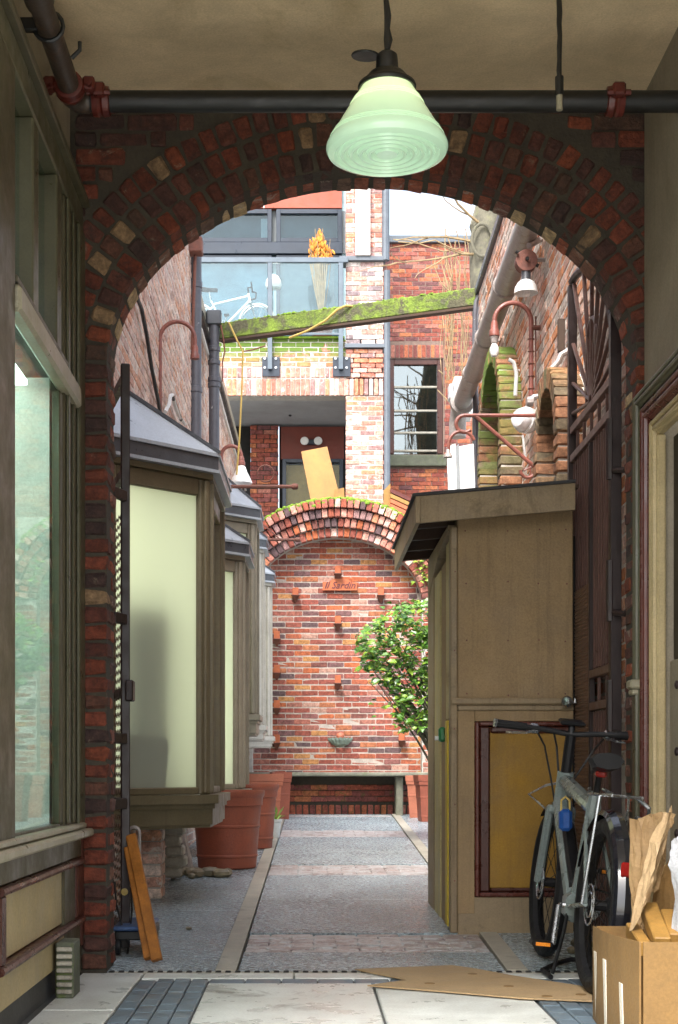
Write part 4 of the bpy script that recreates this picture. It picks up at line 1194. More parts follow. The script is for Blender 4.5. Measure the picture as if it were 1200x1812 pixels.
# ================================================================== shed on the right
SY = 7.63
sh = thing('shed', 'tan boarded shed with mustard panel and overhanging roof, right of the lane', 'shed', (1.07, SY, gz(SY)))
SL, SR = .754, 1.392
gf = gz(SY)
def sbx(name, mat, *a, bev=.005): return bx(name, mat, *a, par=sh, bev=bev)
sbx('corner_post', m_shedtrim, SL, SL + .036, SY - .016, SY + .08, gf, 2.14)
sbx('upper_panel', m_shed, SL + .037, SR, SY, SY + .04, 1.235, 2.25)
sbx('rail', m_shedtrim, SL + .0, SR, SY - .035, SY - .0165, 1.215, 1.25, bev=.008)
sbx('rail_trim', m_shedtrim, SL + .037, SR, SY - .018, SY - .001, 1.185, 1.214)
b = MB()
b.box(SL + .037, SL + .125, SY - .012, SY + .03, gf + .10, 1.184, .003); b.box(SL + .126, SR, SY - .012, SY + .03, 1.13, 1.184, .003)
b.build('lower_frame', m_shed, sh)
sbx('base_board', m_shedtrim, SL + .037, SR, SY - .010, SY + .03, gf - .02, gf + .185, bev=.004)
sbx('mustard_panel', m_shedpanel, SL + .20, SR, SY + .016, SY + .04, gf + .23, 1.10)
b = MB()
x0, x1, z0, z1 = SL + .127, SR, gf + .187, 1.128
b.box(x0, x0 + .022, SY - .02, SY + .02, z0, z1, .006); b.box(x0 + .023, x1, SY - .02, SY + .02, z0, z0 + .022, .006); b.box(x0 + .023, x1, SY - .02, SY + .02, z1 - .022, z1, .006)
b.build('panel_moulding', m_redrib, sh)
b = MB()
b.box(x0 + .023, x0 + .08, SY - .004, SY + .02, z0 + .023, z1 - .023, .01); b.box(x0 + .081, x1, SY - .004, SY + .02, z1 - .06, z1 - .0235, .01); b.box(x0 + .081, x1, SY - .004, SY + .02, z0 + .0235, z0 + .045, .01)
b.build('panel_recess', m_redtrim, sh)
b = MB()
for x in (SL + .018, SL + .08, SL + .30, SL + .46, SL + .60):
    for z in (1.27, 1.55, 1.85, 2.12) if x > SL + .03 else (.3, .7, 1.1, 1.5, 1.9):
        b.lathe((x + rnd.uniform(-.006, .006), SY - (.0165 if x < SL + .03 else .0005), z + rnd.uniform(-.01, .01)), [(.0045, 0), (.004, .0012), (0, .0012)], 8, -UY, caps=False)
stuff(b.build('screws', m_rust, sh))
# left side: framed open doorway seen edge on
sbx('back_post', m_shedtrim, SL, SL + .05, 8.62, 9.02, .03, 2.12)
sbx('door_jamb', m_doorcream, SL + .004, SL + .05, 8.26, 8.60, .03, 2.0)
sbx('inner_jamb', m_shed, SL + .012, SL + .05, 8.0, 8.25, .03, 2.02)
sbx('yellow_board', m_yellow, SL - .006, SL + .03, 7.74, 7.86, gf + .02, 1.14)
sbx('side_board', m_doorcream, SL + .012, SL + .04, 7.72, 7.99, 1.15, 2.1)
lt = sbx('latch', m_green, SL - .03, SL + .01, 7.95, 8.02, 1.03, 1.11, bev=.012)
b = MB(); b.tube([(SL - .03, 7.98, 1.05), (SL - .05, 7.98, 1.05)], .012, 8); b.build('latch_knob', m_white, lt)
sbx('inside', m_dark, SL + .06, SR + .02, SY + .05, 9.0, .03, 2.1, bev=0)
b = MB()
cur = []
for i in range(9):
    f = i / 8; cur.append((7.70 + 1.25 * f, 2.13 - .22 * (f ** 2)))
b.prism(cur + [(8.95, 2.16), (7.70, 2.16)], (SL - .004, 0, 0), UY, UZ, UX, .05)
fixn(b.build('arched_header', m_shedtrim, sh))
# roof
XL, XR = .56, 1.368
def roofz(x): return 2.262 + (x - XL) * .085
def roofbox(mb, xa, xb, ya, yb, lo, hi):
    vs = []
    for x in (xa, xb):
        for y in (ya, yb):
            for dz in (lo, hi): vs.append((x, y, roofz(x) + dz))
    mb.add(vs, [(0, 1, 3, 2), (4, 6, 7, 5), (0, 4, 5, 1), (2, 3, 7, 6), (0, 2, 6, 4), (1, 5, 7, 3)])
b = MB(); roofbox(b, XL - .015, XR, 7.425, 9.22, .001, .016); fixn(b.build('roof', m_roofing, sh))
b = MB(); roofbox(b, XL + .024, XR, 7.44, 7.465, -.135, 0); fixn(b.build('front_fascia', m_shedtrim, sh))
b = MB(); roofbox(b, XL, XL + .022, 7.44, 9.2, -.135, 0); fixn(b.build('side_fascia', m_shedtrim, sh))
for y in (7.9, 8.3, 8.7, 9.1):
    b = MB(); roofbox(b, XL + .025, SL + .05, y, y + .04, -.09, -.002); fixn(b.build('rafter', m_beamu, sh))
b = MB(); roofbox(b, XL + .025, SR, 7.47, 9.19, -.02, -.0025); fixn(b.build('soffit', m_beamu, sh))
kn = sh
b = MB(); b.lathe(P(1008, 1243, SY - .037), [(.008, 0), (.01, .02), (.028, .03), (.03, .045), (.02, .058), (0, .06)], 16, V((-.5, -.86, .05)).normalized()); b.build('knob', m_chrome, kn)
b = MB(); b.tube([P(1008, 1243, SY - .037), P(1018, 1243, SY - .06), P(1018, 1236, SY - .06)], .009, 8); b.build('keeper', m_chrome, kn)

# ================================================================== iron gates
gt = thing('iron_gate', 'tall brown iron gate leaf with sunburst top folded back on the right', 'gate', (1.43, 7.3, 0))
GX, G0, G1 = 1.425, 6.73, 7.86
def gtop(y): return SP + AB * math.sqrt(max(0.0, 1 - ((AX + AA - (AX + (G1 - y) / (G1 - G0) * AA) * 1.0 - 0) * 0 + (G1 - y) / (G1 - G0)) ** 2))
def gbar(name, y0, y1, z0, z1, w=.03, mat=m_iron, bev=.003):
    b = MB(); b.box(GX - w / 2, GX + w / 2, y0, y1, z0, z1, bev); return b.build(name, mat, gt)
gbar('stile', G0, G0 + .05, .03, 2.98, .05); gbar('stile', G1 - .045, G1, .03, 3.46, .045)
for z0, z1, yb in ((2.66, 2.70, G1 - .046), (2.51, 2.55, G1 - .046), (1.33, 1.37, 7.29), (1.17, 1.21, 7.29), (.06, .12, G1 - .046)):
    gbar('rail', G0 + .051, yb, z0, z1, .035, m_ironl)
n = 17
for i in range(n):
    y = G0 + .09 + (G1 - G0 - .17) * i / (n - 1)
    gbar('picket', y - .007, y + .007, 1.375 if y < 7.29 else .125, 2.505, .011, m_ironl)
    if y < 7.29: gbar('picket', y - .007, y + .007, .125, 1.165, .011, m_ironl)
for y in (6.93, 7.12, 7.31, 7.50, 7.68):
    gbar('picket', y - .007, y + .007, 2.555, 2.655, .016, m_ironl)
for y in (6.93, 7.12): gbar('picket', y - .007, y + .007, 1.215, 1.325, .016, m_ironl)
gbar('stile', 7.292, 7.315, .125, 2.505, .03)
yc, zc = 7.30, 2.71
for i, a in enumerate(np.linspace(.12, pi - .12, 11)):
    dy, dz = math.cos(a), math.sin(a)
    L = .9
    for k in range(90):
        y, z = yc + dy * k * .01, zc + dz * k * .01
        if y > G1 - .05 or y < G0 + .05 or z > gtop(y) - .03: L = k * .01; break
    b = MB(); b.beam((GX, yc + dy * .03, zc + dz * .03), (GX, yc + dy * L, zc + dz * L), .016, .02, UX, .003); b.build('sunburst_bar', m_ironl, gt)
b = MB(); b.tube([(GX, 7.18, 2.71), (GX, 7.18, 3.0)] + arc((GX, 7.30, 3.0), .12, pi, 0, 12, UY, UZ)[1:] + [(GX, 7.42, 2.71)], .011, 6); b.build('hoop', m_ironl, gt)
b = MB()
b.tube([(GX, y, gtop(y)) for y in np.linspace(G1 - .02, G0 + .03, 22)], .022, 8); b.build('top_rail', m_iron, gt)
b = MB()
for i in range(13): b.beam((GX - .012, 7.33 + i * .04, .13), (GX - .012, 7.33 + i * .04, 1.80), .003, .012)
for i in range(84): b.beam((GX - .016, 7.32, .14 + i * .02), (GX - .016, 7.83, .14 + i * .02), .003, .011)
stuff(b.build('mesh_panel', m_mesh, gt))
for z in (2.35, 1.70, 1.15):
    b = MB(); b.tube([(GX - .02, G0 + .02, z - .14), (GX - .02, G0 + .02, z + .14)], .022, 8); b.tube([(GX - .01, G0 + .0, z - .10), (GX + .02, G0 - .10, z - .12), (GX + .03, G0 - .14, z - .10)], .014, 8); b.build('hinge', m_iron, gt)

lg = thing('iron_gate', 'dark iron gate leaf folded back behind the left jamb, seen edge on', 'gate', (-.857, 7.0, 0))
pA = V((-.857, 7.0, 0)); pB = V((-1.13, 8.05, 0)); dg = (pB - pA).normalized(); ng = dg.cross(UZ)
b = MB(); b.ob(pA + UZ * 1.42, dg, ng, UZ, .035, .042, 2.78, .004); b.build('stile', m_iron, lg)
b = MB(); b.ob(pB + UZ * 1.42, dg, ng, UZ, .035, .042, 2.78, .004); b.build('stile', m_iron, lg)
for z in (.10, .72, 1.25, 2.3, 2.75):
    b = MB(); b.beam(pA + dg * .02 + UZ * z, pB - dg * .02 + UZ * z, .03, .04); b.build('rail', m_iron, lg)
b = MB()
for i in range(34):
    t0 = i * .03
    for s in (1, -1):
        for zz in np.arange(.14, 1.66, .16):
            pass
for i in range(48):
    z = .14 + i * .042
    pts = []
    for k in range(27):
        pts.append(pA + dg * (.03 + k * .04) + UZ * (z + (.012 if k % 2 else -.012) * (1 if i % 2 else -1)))
    for q0, q1 in zip(pts, pts[1:]): b.beam(q0, q1, .004, .004)
stuff(b.build('mesh_panel', m_mesh, lg))
for py in (876, 1095, 1307, 1422):
    b = MB(); z = ZZ(py, 6.95); b.beam(V((-.90, 6.86, z)), pA + UZ * z + V((0, -.02, 0)), .03, .05, bev=.004); b.build('hinge', m_iron, lg)
b = MB(); z = ZZ(1222, 6.98); b.box(-.852, -.815, 6.96, 7.05, z - .05, z + .05, .006); lk = b.build('lock_box', m_iron, lg)
b = MB(); b.lathe((-.857, 6.976, ZZ(1578, 6.98)), [(.017, 0), (.017, .004), (0, .005)], 12, -UY); b.build('lock_disc', M('brass', (.5, .36, .1), .4), lg)

# ================================================================== niche wall at the end of the lane
NY = 19.07
kN = F / NY
nw = thing('niche_wall', 'brick wall with a mossy arched niche closing the end of lane', 'wall', (.4, NY, gz(NY)))
NX = (597 - 540) / kN; NA = 150 / kN; NB = 118 / kN; NS = ZZ(1068, NY); G_ = gz(NY)
RT = 65 / kN
XL_, XR_ = -1.05, 2.1
def nell(e, a): return (NX + (NA + e) * math.cos(a), NS + (NB + e) * math.sin(a))
# back field inside the niche
b = MB(); b.box(NX - NA - .3, NX + NA + .3, NY + .254, NY + .5, G_ - .1, NS + NB + .3); b.build('mortar', m_mortar_n, nw)
fld = courses(V((NX - NA - .1, NY + .25, G_ + .42)), UX, UZ, 2 * NA + .2, NS + NB + .1 - G_ - .42, bl=.201, bh=.061, j=.014, proud=.003,
    ok=lambda a, c, e, f: all(((u - NA - .1) / (NA + .06)) ** 2 + max(0, (v + G_ + .42 - NS) / (NB + .06)) ** 2 < 1.0 for u in (a, c) for v in (e, f)))
lay(nw, fld, POOL_W, m_niche, 300)
# outer wall each side, up to the arch
poly = [(XL_, G_ - .1), (NX - NA, G_ - .1)] + [nell(0.005, a) for a in np.linspace(pi, 0, 33)] + [(NX + NA, G_ - .1), (XR_, G_ - .1), (XR_, NS + .12)] + [nell(RT - .02, a) for a in np.linspace(.1, pi - .1, 33)] + [(XL_, NS + .12)]
b = MB(); b.prism(poly, (0, NY + .004, 0), UX, UZ, UY, .36); fixn(b.build('mortar', m_mortar, nw))
def out_ok(a, c, e, f):
    for u in (a, c):
        for v in (e, f):
            dx = (u + XL_ - NX) / (NA + .01); dz = (v + G_ - NS) / (NB + .01)
            if v + G_ < NS:
                if abs(dx) < 1: return False
            elif dx * dx + dz * dz < 1.6: return False
    return True
lay(nw, courses(V((XL_, NY, G_)), UX, UZ, XR_ - XL_, NS + .1 - G_, bl=.203, bh=.063, j=.0125, ok=out_ok), POOL_W, m_niche, 90)
# reveal of the niche, bricks down the right edge
# four stepped rings of headers
for r in range(4):
    e0 = RT * r / 4; th = RT / 4 - .010
    pl_ = pool_block(.070, th, .12, 7, .006, .003, 40 + r)
    its = []
    N = 1200
    pts = [nell(e0 + th / 2, pi - .06 - (pi - .12) * i / N) for i in range(N + 1)]
    cum = [0]
    for i in range(N): cum.append(cum[-1] + math.dist(pts[i], pts[i + 1]))
    n = round(cum[-1] / .083); k = 0
    for i in range(n):
        t_ = (i + .5) / n * cum[-1]
        while cum[k + 1] < t_: k += 1
        a = pi - .06 - (pi - .12) * (k + .5) / N
        nx, nz = math.cos(a) / (NA + e0), math.sin(a) / (NB + e0); L = math.hypot(nx, nz); rad = V((nx / L, 0, nz / L)); tan = V((nz / L, 0, -nx / L))
        x, z = nell(e0 + th / 2, a)
        its.append((V((x, NY + .03 - .045 * r + rnd.uniform(-.003, .003), z)), tan, rad, tan.cross(rad), 1, 1, 1))
    lay(nw, its, pl_, m_ring, 80)
b = MB()
for i in range(900):
    a = rnd.uniform(.35, pi - .35)
    x, z = nell(RT + rnd.uniform(-.03, .01), a)
    if rnd.random() < .25: x, z = nell(RT - rnd.uniform(.02, .09), a)
    s = rnd.uniform(.02, .045)
    b.lathe(V((x, NY - .12 + rnd.uniform(-.02, .14), z)), [(s, -s * .5), (s * 1.1, 0), (s * .7, s * .5), (.001, s * .7)], 6, caps=False)
stuff(b.build('moss', m_moss, nw))
# base: bench slab, dark recess, soldier course
BZ = ZZ(1366, 18.72)
bn = thing('stone_bench', 'long low mossy stone bench in front of the arched brick niche', 'bench', (.4, 18.72, G_))
bx('seat', m_bench, -.85, 1.75, 18.55, NY + .24, BZ - .055, BZ - .004, par=bn, bev=.012)
for px in (478, 706):
    x = P(px, 1400, 18.8).x; bx('leg', m_bench, x - .045, x + .045, 18.66, 19.0, gz(18.8) - .02, BZ - .057, par=bn, bev=.012)
cur_ = courses(V((NX - 1.2, NY - .03, G_ + .16)), UX, UZ, 2.6, .26, bl=.203, bh=.063, j=.012)
sold = soldiers(V((NX - 1.2, NY - .05, G_ - .01)), UX, UZ, 2.6, .068, .125, .016)
b = MB(); b.box(NX - 1.25, NX + 1.45, NY - .02, NY + .02, G_ - .1, BZ - .06); b.build('base', m_mortar_d, nw)
b = MB(); b.box(NX - 1.25, NX + 1.45, NY - .0385, NY - .0205, G_ - .1, G_ + .14); b.build('base', m_mortar_d, nw)
PS = pool_face(.068, .125, .03, 6, seed=77)
lay(nw, cur_, POOL_F, m_basebrick, 40); lay(nw, sold, PS, m_basebrick, 40)
# rusted brackets
for px, py in ((598, 1012), (523, 1050), (674, 1050), (598, 1100), (490, 1127), (490, 1187), (598, 1205), (490, 1249), (490, 1310), (711, 1245), (711, 1306)):
    wh = {598: 'middle', 523: 'upper left', 674: 'upper right', 490: 'left', 711: 'right'}[px]
    lv = {1012: 'above the rusty plaque', 1050: 'level with the plaque', 1100: 'just below the plaque', 1127: 'topmost of the lower four', 1187: 'second of the lower four', 1205: 'in the middle of the wall', 1249: 'third of the lower four', 1310: 'lowest of the four', 1245: 'behind the shrub', 1306: 'beneath the shrub'}[py]
    t = thing('plant_bracket', f'rusty plant bracket on the niche bricks, {wh} column, {lv}', 'bracket', P(px, py, NY + .24), 'rusty plant brackets on the niche wall')
    c = P(px, py, NY + .24)
    b = MB(); b.box(c.x - .04, c.x + .04, c.y - .018, c.y, c.z - .03, c.z + .075, .004); b.build('plate', m_plaq, t)
    b = MB(); b.box(c.x - .055, c.x + .055, c.y - .14, c.y - .002, c.z - .042, c.z - .031, .003)
    b.add([(c.x - .045, c.y - .10, c.z - .043), (c.x + .045, c.y - .10, c.z - .043), (c.x + .045, c.y, c.z - .043), (c.x - .045, c.y, c.z - .043), (c.x - .012, c.y - .004, c.z - .12), (c.x + .012, c.y - .004, c.z - .12)], [(0, 1, 2, 3), (0, 4, 5, 1), (1, 5, 2), (0, 3, 4), (3, 2, 5, 4)])
    b.build('shelf', m_rust, t)
# plaque with lettering
plq = thing('plaque', 'rust red shaped plaque with dark lettering on the niche wall', 'plaque', P(602, 1047, NY + .24))
kY = NY + .235
ol = [(571, 1045), (632, 1045), (632, 1031), (622, 1030), (616, 1026), (610, 1024.5), (594, 1024.5), (588, 1026), (582, 1030), (571, 1030)]
b = MB(); b.prism([((px - 602) * kY / F, (1035 - py) * kY / F) for px, py in ol], P(602, 1035, kY) - UY * .03, UX, UZ, UY, .03); fixn(b.build('board', m_plaq, plq))
cu = bpy.data.curves.new('lettering', 'FONT'); cu.body = 'Il Sardin'; cu.size = .125; cu.shear = .35; cu.align_x = 'CENTER'; cu.align_y = 'CENTER'; cu.extrude = .002; cu.resolution_u = 2
ot = bpy.data.objects.new('lettering', cu); COL.objects.link(ot)
me = bpy.data.meshes.new_from_object(ot.evaluated_get(bpy.context.evaluated_depsgraph_get()))
bpy.data.objects.remove(ot)
me.materials.clear(); me.materials.append(m_ink)
ol_ = bpy.data.objects.new('lettering', me); COL.objects.link(ol_); ol_.parent = plq
ol_.location = P(601, 1036.5, kY) - V((0, .034, 0)) - ORG[plq.name]; ol_.rotation_euler = (pi / 2, 0, 0)
# shell basin
fb = thing('wall_basin', 'weathered green shell basin on the niche wall low in the middle', 'basin', P(602, 1325, NY))
c = P(602, 1309, NY + .25)
vs = []; fs = []
N = 18
for j, (rr, zz) in enumerate(((.16, .02), (.15, -.005), (.11, -.06), (.03, -.10))):
    for i in range(N + 1):
        a = pi + pi * i / N; w_ = 1 + (.07 if i % 2 else -.05) * (1 if j < 2 else .4)
        vs.append(c + V((math.cos(a) * rr * w_, math.sin(a) * rr * .75 * w_, zz + (.012 if i % 2 and j == 0 else 0))))
for j in range(3):
    for i in range(N): fs.append((j * (N + 1) + i, j * (N + 1) + i + 1, (j + 1) * (N + 1) + i + 1, (j + 1) * (N + 1) + i))
b = MB(); b.add(vs, fs); b.build('bowl', m_verd, fb)
b = MB(); b.lathe(c + V((0, -.03, .045)), [(.0, .05), (.04, .04), (.055, .01), (.05, -.03), (.03, -.05), (0, -.05)], 12); b.build('mask', m_terra2, fb)

# ================================================================== terrace and the balcony building behind
b = MB(); b.box(-3.5, 6.0, NY + .52, 60, -.2, 4.05); struct(b.build('terrace', m_grout))
BY = 22.4; kB = F / BY
bb = thing('balcony_building', 'brick building with glass balcony, navy windows and dark recess behind the niche', 'building', (0, BY, 4.05))
def X(px, Y): return (px - 540) * Y / F
xa, xb = X(612, BY), X(679, BY)
b = MB(); b.box(xa + .012, xb - .012, BY + .005, BY + .5, 4.05, 11.5); b.build('pier', m_mortar, bb)
pit = courses(V((xa, BY, 4.05)), UX, UZ, xb - xa, ZZ(701, BY) - 4.05, bh=.060, j=.015)
lay(bb, pit, POOL_W, m_pink, 150)
zf = ZZ(612, BY)
lay(bb, courses(V((xa, BY - .004, zf + .03)), UX, UZ, xb - xa, ZZ(462, BY) - zf - .03, bh=.06, j=.014), POOL_F, m_lanew, 80)
lay(bb, courses(V((xa, BY - .002, ZZ(455, BY))), UX, UZ, xb - xa, 1.6), POOL_F, m_pink, 80)
b = MB(); b.box(xa - .02, xb + .02, BY - .05, BY + .3, zf - .04, zf + .025, .006); b.build('flashing', m_flash, bb)
b = MB(); b.box(xa - .10, xb + .03, BY - .06, BY + .3, ZZ(463, BY), ZZ(455, BY), .006); b.build('flashing', m_flash, bb)
xs = -2.6
z0, z1 = ZZ(700, BY), ZZ(600, BY)
b = MB(); b.box(xs, xb - .01, BY + .005, BY + .3, z0, z1); b.build('spandrel', m_mortar, bb)
zs1 = ZZ(669.5, BY)
PSO = pool_face(.064, .255, .04, 6, seed=81); PSO2 = pool_face(.064, .15, .04, 6, seed=82)
lay(bb, soldiers(V((xs, BY - .012, z0)), UX, UZ, xb - xs, .064, .255, .0105), PSO, m_pink, 60)
lay(bb, soldiers(V((xs, BY - .006, zs1 + .012)), UX, UZ, xa - xs, .064, .15, .0105), PSO2, m_pink, 50)
lay(bb, courses(V((xs, BY, zs1 + .18)), UX, UZ, xa - xs, z1 - zs1 - .18), POOL_W, m_mossy, 100)
lay(bb, courses(V((xa, BY - .003, zs1 + .012)), UX, UZ, xb - xa, zf - .05 - zs1 - .012), POOL_W, m_pink, 40)
b = MB(); b.box(xs, xa - .02, BY - .06, BY + .28, z1, z1 + .03, .004); b.build('moss_ledge', m_moss, bb)
# facade behind the balcony
FY = 24.0
b = MB(); b.box(xs, xa + .4, FY + .12, FY + .5, z0 + .05, 11.5); b.build('back_wall', m_roomc, bb)
b = MB(); b.box(xs, X(467, FY) - .01, FY - .02, FY + .1, ZZ(369, FY), 11.4, .004); b.build('red_panel', m_panelred, bb)
b = MB(); b.box(X(467, FY) + .01, X(605, FY), FY - .02, FY + .1, ZZ(369, FY), 11.4, .004); b.build('red_panel', m_panelred, bb)
b = MB(); b.box(X(467, FY) - .009, X(467, FY) + .009, FY - .025, FY + .05, ZZ(369, FY), 11.4); b.build('panel_strip', m_whitetim, bb)
def win(px0, px1, py0, py1, Y, fw, frame, pane, name='window', room=m_roomd):
    x0, x1 = X(px0, Y), X(px1, Y); z0, z1 = ZZ(py1, Y), ZZ(py0, Y)
    b = MB(); b.box(x0, x0 + fw, Y - .05, Y + .06, z0, z1, .004); b.box(x1 - fw, x1, Y - .05, Y + .06, z0, z1, .004)
    b.box(x0 + fw, x1 - fw, Y - .05, Y + .06, z0, z0 + fw, .004); b.box(x0 + fw, x1 - fw, Y - .05, Y + .06, z1 - fw, z1, .004)
    o = b.build(name, frame, bb)
    b = MB(); b.box(x0 + fw, x1 - fw, Y, Y + .01, z0 + fw, z1 - fw); b.build('pane', pane, o)
    return o
win(340, 481, 372, 430, FY, .07, m_frame, m_glassd); win(489, 605, 372, 430, FY, .07, m_frame, m_glassd)
b = MB(); b.box(xs, X(606, FY), FY - .08, FY + .05, ZZ(452, FY), ZZ(431, FY), .01); b.build('transom', m_frame, bb)
win(340, 481, 453, 640, FY, .06, m_frame, m_glassd, 'door'); win(489, 605, 453, 640, FY, .06, m_frame, m_glassd, 'door')
b = MB(); b.box(xs, xa + .35, FY + .09, FY + .115, ZZ(445, FY), ZZ(370, FY)); b.build('dark_room', m_roomd, bb)
b = MB(); b.box(xs, X(340, FY), FY - .02, FY + .1, 7.5, ZZ(369, FY)); b.build('side_wall', m_frame, bb)
b = MB(); b.box(X(462, FY + .06), X(478, FY + .06), FY + .05, FY + .07, ZZ(425, FY), ZZ(385, FY)); b.box(X(494, FY), X(592, FY), FY + .05, FY + .07, ZZ(572, FY), ZZ(462, FY)); b.build('blind', m_curtain, bb)  # larger white sheet is added as the pale reflection in the door glass
b = MB(); b.box(xs, xb - .1, BY + .31, FY - .06, z1 - .25, z1 + .02); b.build('balcony_floor', m_grout, bb)
# balustrade
zr0, zr1 = ZZ(468, BY), ZZ(459, BY)
b = MB(); b.box(xs, X(616, BY), BY - .10, BY - .03, zr0, zr1, .006); b.build('handrail', m_rail, bb)
for px in (478, 603):
    x = X(px, BY)
    b = MB(); b.box(x - .035, x + .035, BY - .10, BY - .06, ZZ(656, BY), zr0 - .002, .004); po = b.build('balcony_post', m_rail, bb)
    b = MB(); b.box(x - .12, x + .15, BY - .035, BY - .014, ZZ(667, BY), ZZ(633, BY), .003); pl_ = b.build('base_plate', m_frame, po)
    b = MB()
    for dx in (-.08, .09):
        for zz in (636, 652): b.lathe((x + dx, BY - .036, ZZ(zz, BY)), [(.02, 0), (.02, .012), (0, .014)], 8, -UY)
    b.build('bolts', m_chrome, po)
for px0, px1 in ((300, 473), (483, 598)):
    b = MB(); b.box(X(px0, BY), X(px1, BY), BY - .085, BY - .075, z1 + .07, zr0 - .01); b.build('balcony_pane', m_glassb, bb)
b = MB(); b.box(xs, X(606, BY), BY - .095, BY - .065, z1 + .035, z1 + .07, .004); b.build('bottom_rail', m_rail, bb)
b = MB(); b.box(X(629, BY), X(655, BY), BY - .09, BY - .02, ZZ(455, BY), 11.2, .006); b.build('white_timber', m_whitetim, bb)
b = MB(); b.tube([(xb + .05, BY - .02, 4.0), (xb + .05, BY - .02, ZZ(480, BY))], .05, 10); b.tube([(xb + .03, BY - .02, ZZ(462, BY)), (xb + .03, BY - .02, 11.4)], .06, 10); b.build('downpipe', m_flash, bb)
# recess under the balcony
b = MB(); b.add([(xs, BY + .3, z0 + .02), (xb, BY + .3, z0 + .02), (xb, FY + .5, z0 + .02), (xs, FY + .5, z0 + .02)], [(0, 1, 2, 3)]); b.build('soffit', m_soffit, bb)
RY = 24.3
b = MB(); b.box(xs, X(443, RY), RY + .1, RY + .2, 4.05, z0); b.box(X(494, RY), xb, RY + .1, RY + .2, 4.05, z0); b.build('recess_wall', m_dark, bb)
b = MB(); b.box(X(443, RY) + .01, X(493, RY) - .01, RY + .012, RY + .2, 4.05, z0); b.build('recess_pier', m_mortar_d, bb)
lay(bb, courses(V((X(443, RY), RY, 4.05)), UX, UZ, X(493, RY) - X(443, RY), z0 - 4.05), POOL_F, m_red, 60)
b = MB(); b.box(X(497, RY), X(609, RY), RY + .03, RY + .09, ZZ(812, RY), ZZ(754, RY), .004); b.build('red_panel', m_panelreddark, bb)
o = win(500, 607, 813, 960, RY, .06, m_frame, m_glassl, 'window')
b = MB(); b.box(X(505, RY), X(604, RY), RY + .06, RY + .08, ZZ(955, RY), ZZ(822, RY)); b.build('blind', m_bamboo, o)
b = MB(); b.tube([(X(395, RY), RY - .6, ZZ(736, RY)), (X(514, RY), RY - .6, ZZ(736, RY)), (X(514, RY), RY - .6, z0)], .022, 8); b.build('conduit', m_cable, bb)
el = thing('twin_light', 'twin headed white emergency light on the dark red recess panel', 'light', P(551, 783, RY))
b = MB(); c = P(551, 783, RY); b.box(c.x - .09, c.x + .09, c.y - .06, c.y + .02, c.z - .04, c.z + .04, .01); b.build('body', m_frame, el)
for px in (539, 563):
    b = MB(); b.lathe(P(px, 782, RY) + V((0, -.05, 0)), [(.0, -.04), (.05, -.03), (.07, .03), (.06, .045), (0, .05)], 14, -UY); b.build('lamp_head', m_white, el)

# planks and timber standing behind the niche arch
for lab, pts, Y, mat in (('wide pale timber plank leaning upright behind the mossy niche arch', ((558, 925), (613, 925), (579, 790), (533, 799)), 20.6, m_plank), ('short yellow timber offcut beside the wide leaning plank', ((594, 925), (612, 925), (609, 863), (592, 866)), 20.5, m_wood)):
    pp = [P(a, c, Y) for a, c in pts]
    b = MB(); b.add(pp + [p + UY * .06 for p in pp], [(0, 1, 2, 3), (7, 6, 5, 4), (0, 4, 5, 1), (1, 5, 6, 2), (2, 6, 7, 3), (3, 7, 4, 0)])
    o = fixn(b.build('timber_plank', mat)); tag(o, lab, 'plank', 'planks behind the niche arch')
o = MB(); pp = [P(678, 930, 20.4), P(690, 930, 20.4), P(691, 855, 20.4), P(679, 868, 20.4)]
o.add(pp + [p + UY * .05 for p in pp], [(0, 1, 2, 3), (7, 6, 5, 4), (0, 4, 5, 1), (1, 5, 6, 2), (2, 6, 7, 3), (3, 7, 4, 0)])
tag(fixn(o.build('timber_plank', m_wood)), 'narrow timber board standing right of the niche arch by brick pier', 'plank', 'planks behind the niche arch')
sr = thing('red_crate', 'low orange and red boarded crate behind the right end of niche arch', 'crate', P(715, 905, 20.3))
for k, (c0, c1, mt) in enumerate(((872, 879, m_redfit), (881, 888, m_wood), (890, 897, m_plaq), (899, 930, m_plaq))):
    pp = [P(691, c1 - 8, 20.3), P(737, c1 + 13, 20.3), P(737, c0 + 13, 20.3), P(691, c0 - 8, 20.3)]
    b = MB(); b.add(pp + [p + UY * .5 for p in pp], [(0, 1, 2, 3), (7, 6, 5, 4), (0, 4, 5, 1), (1, 5, 6, 2), (2, 6, 7, 3), (3, 7, 4, 0)])
    fixn(b.build('board', mt, sr))

# ================================================================== red brick building at the back right
QY = 25.4
qb = thing('red_brick_building', 'dark red brick building with sash window and flat parapet at back right', 'building', (2.5, QY, 4.05))
qx0, qx1 = X(672, QY), X(905, QY); qz1 = ZZ(431, QY)
wx0, wx1, wz0, wz1 = X(690, QY), X(784, QY), ZZ(802, QY), ZZ(634, QY)
b = MB(); poly = [(qx0, 4.0), (wx0, 4.0), (wx0, wz1), (wx1, wz1), (wx1, 4.0), (qx1, 4.0), (qx1, qz1), (qx0, qz1)]
b.prism(poly, (0, QY + .006, 0), UX, UZ, UY, .3); fixn(b.build('wall', m_mortar_r, qb))
b = MB(); b.box(wx0, wx1, QY + .012, QY + .3, 4.0, wz0 - .02); b.build('wall', m_mortar_r, qb)
def q_ok(a, c, e, f):
    a += qx0; c += qx0; e += 4.05; f += 4.05
    if c > wx0 and a < wx1 and f > wz0 - .25 and e < wz1 + .24: return False
    return True
lay(qb, courses(V((qx0, QY, 4.05)), UX, UZ, qx1 - qx0, qz1 - 4.05, bh=.063, j=.0105, ok=q_ok), POOL_F, m_red, 290)
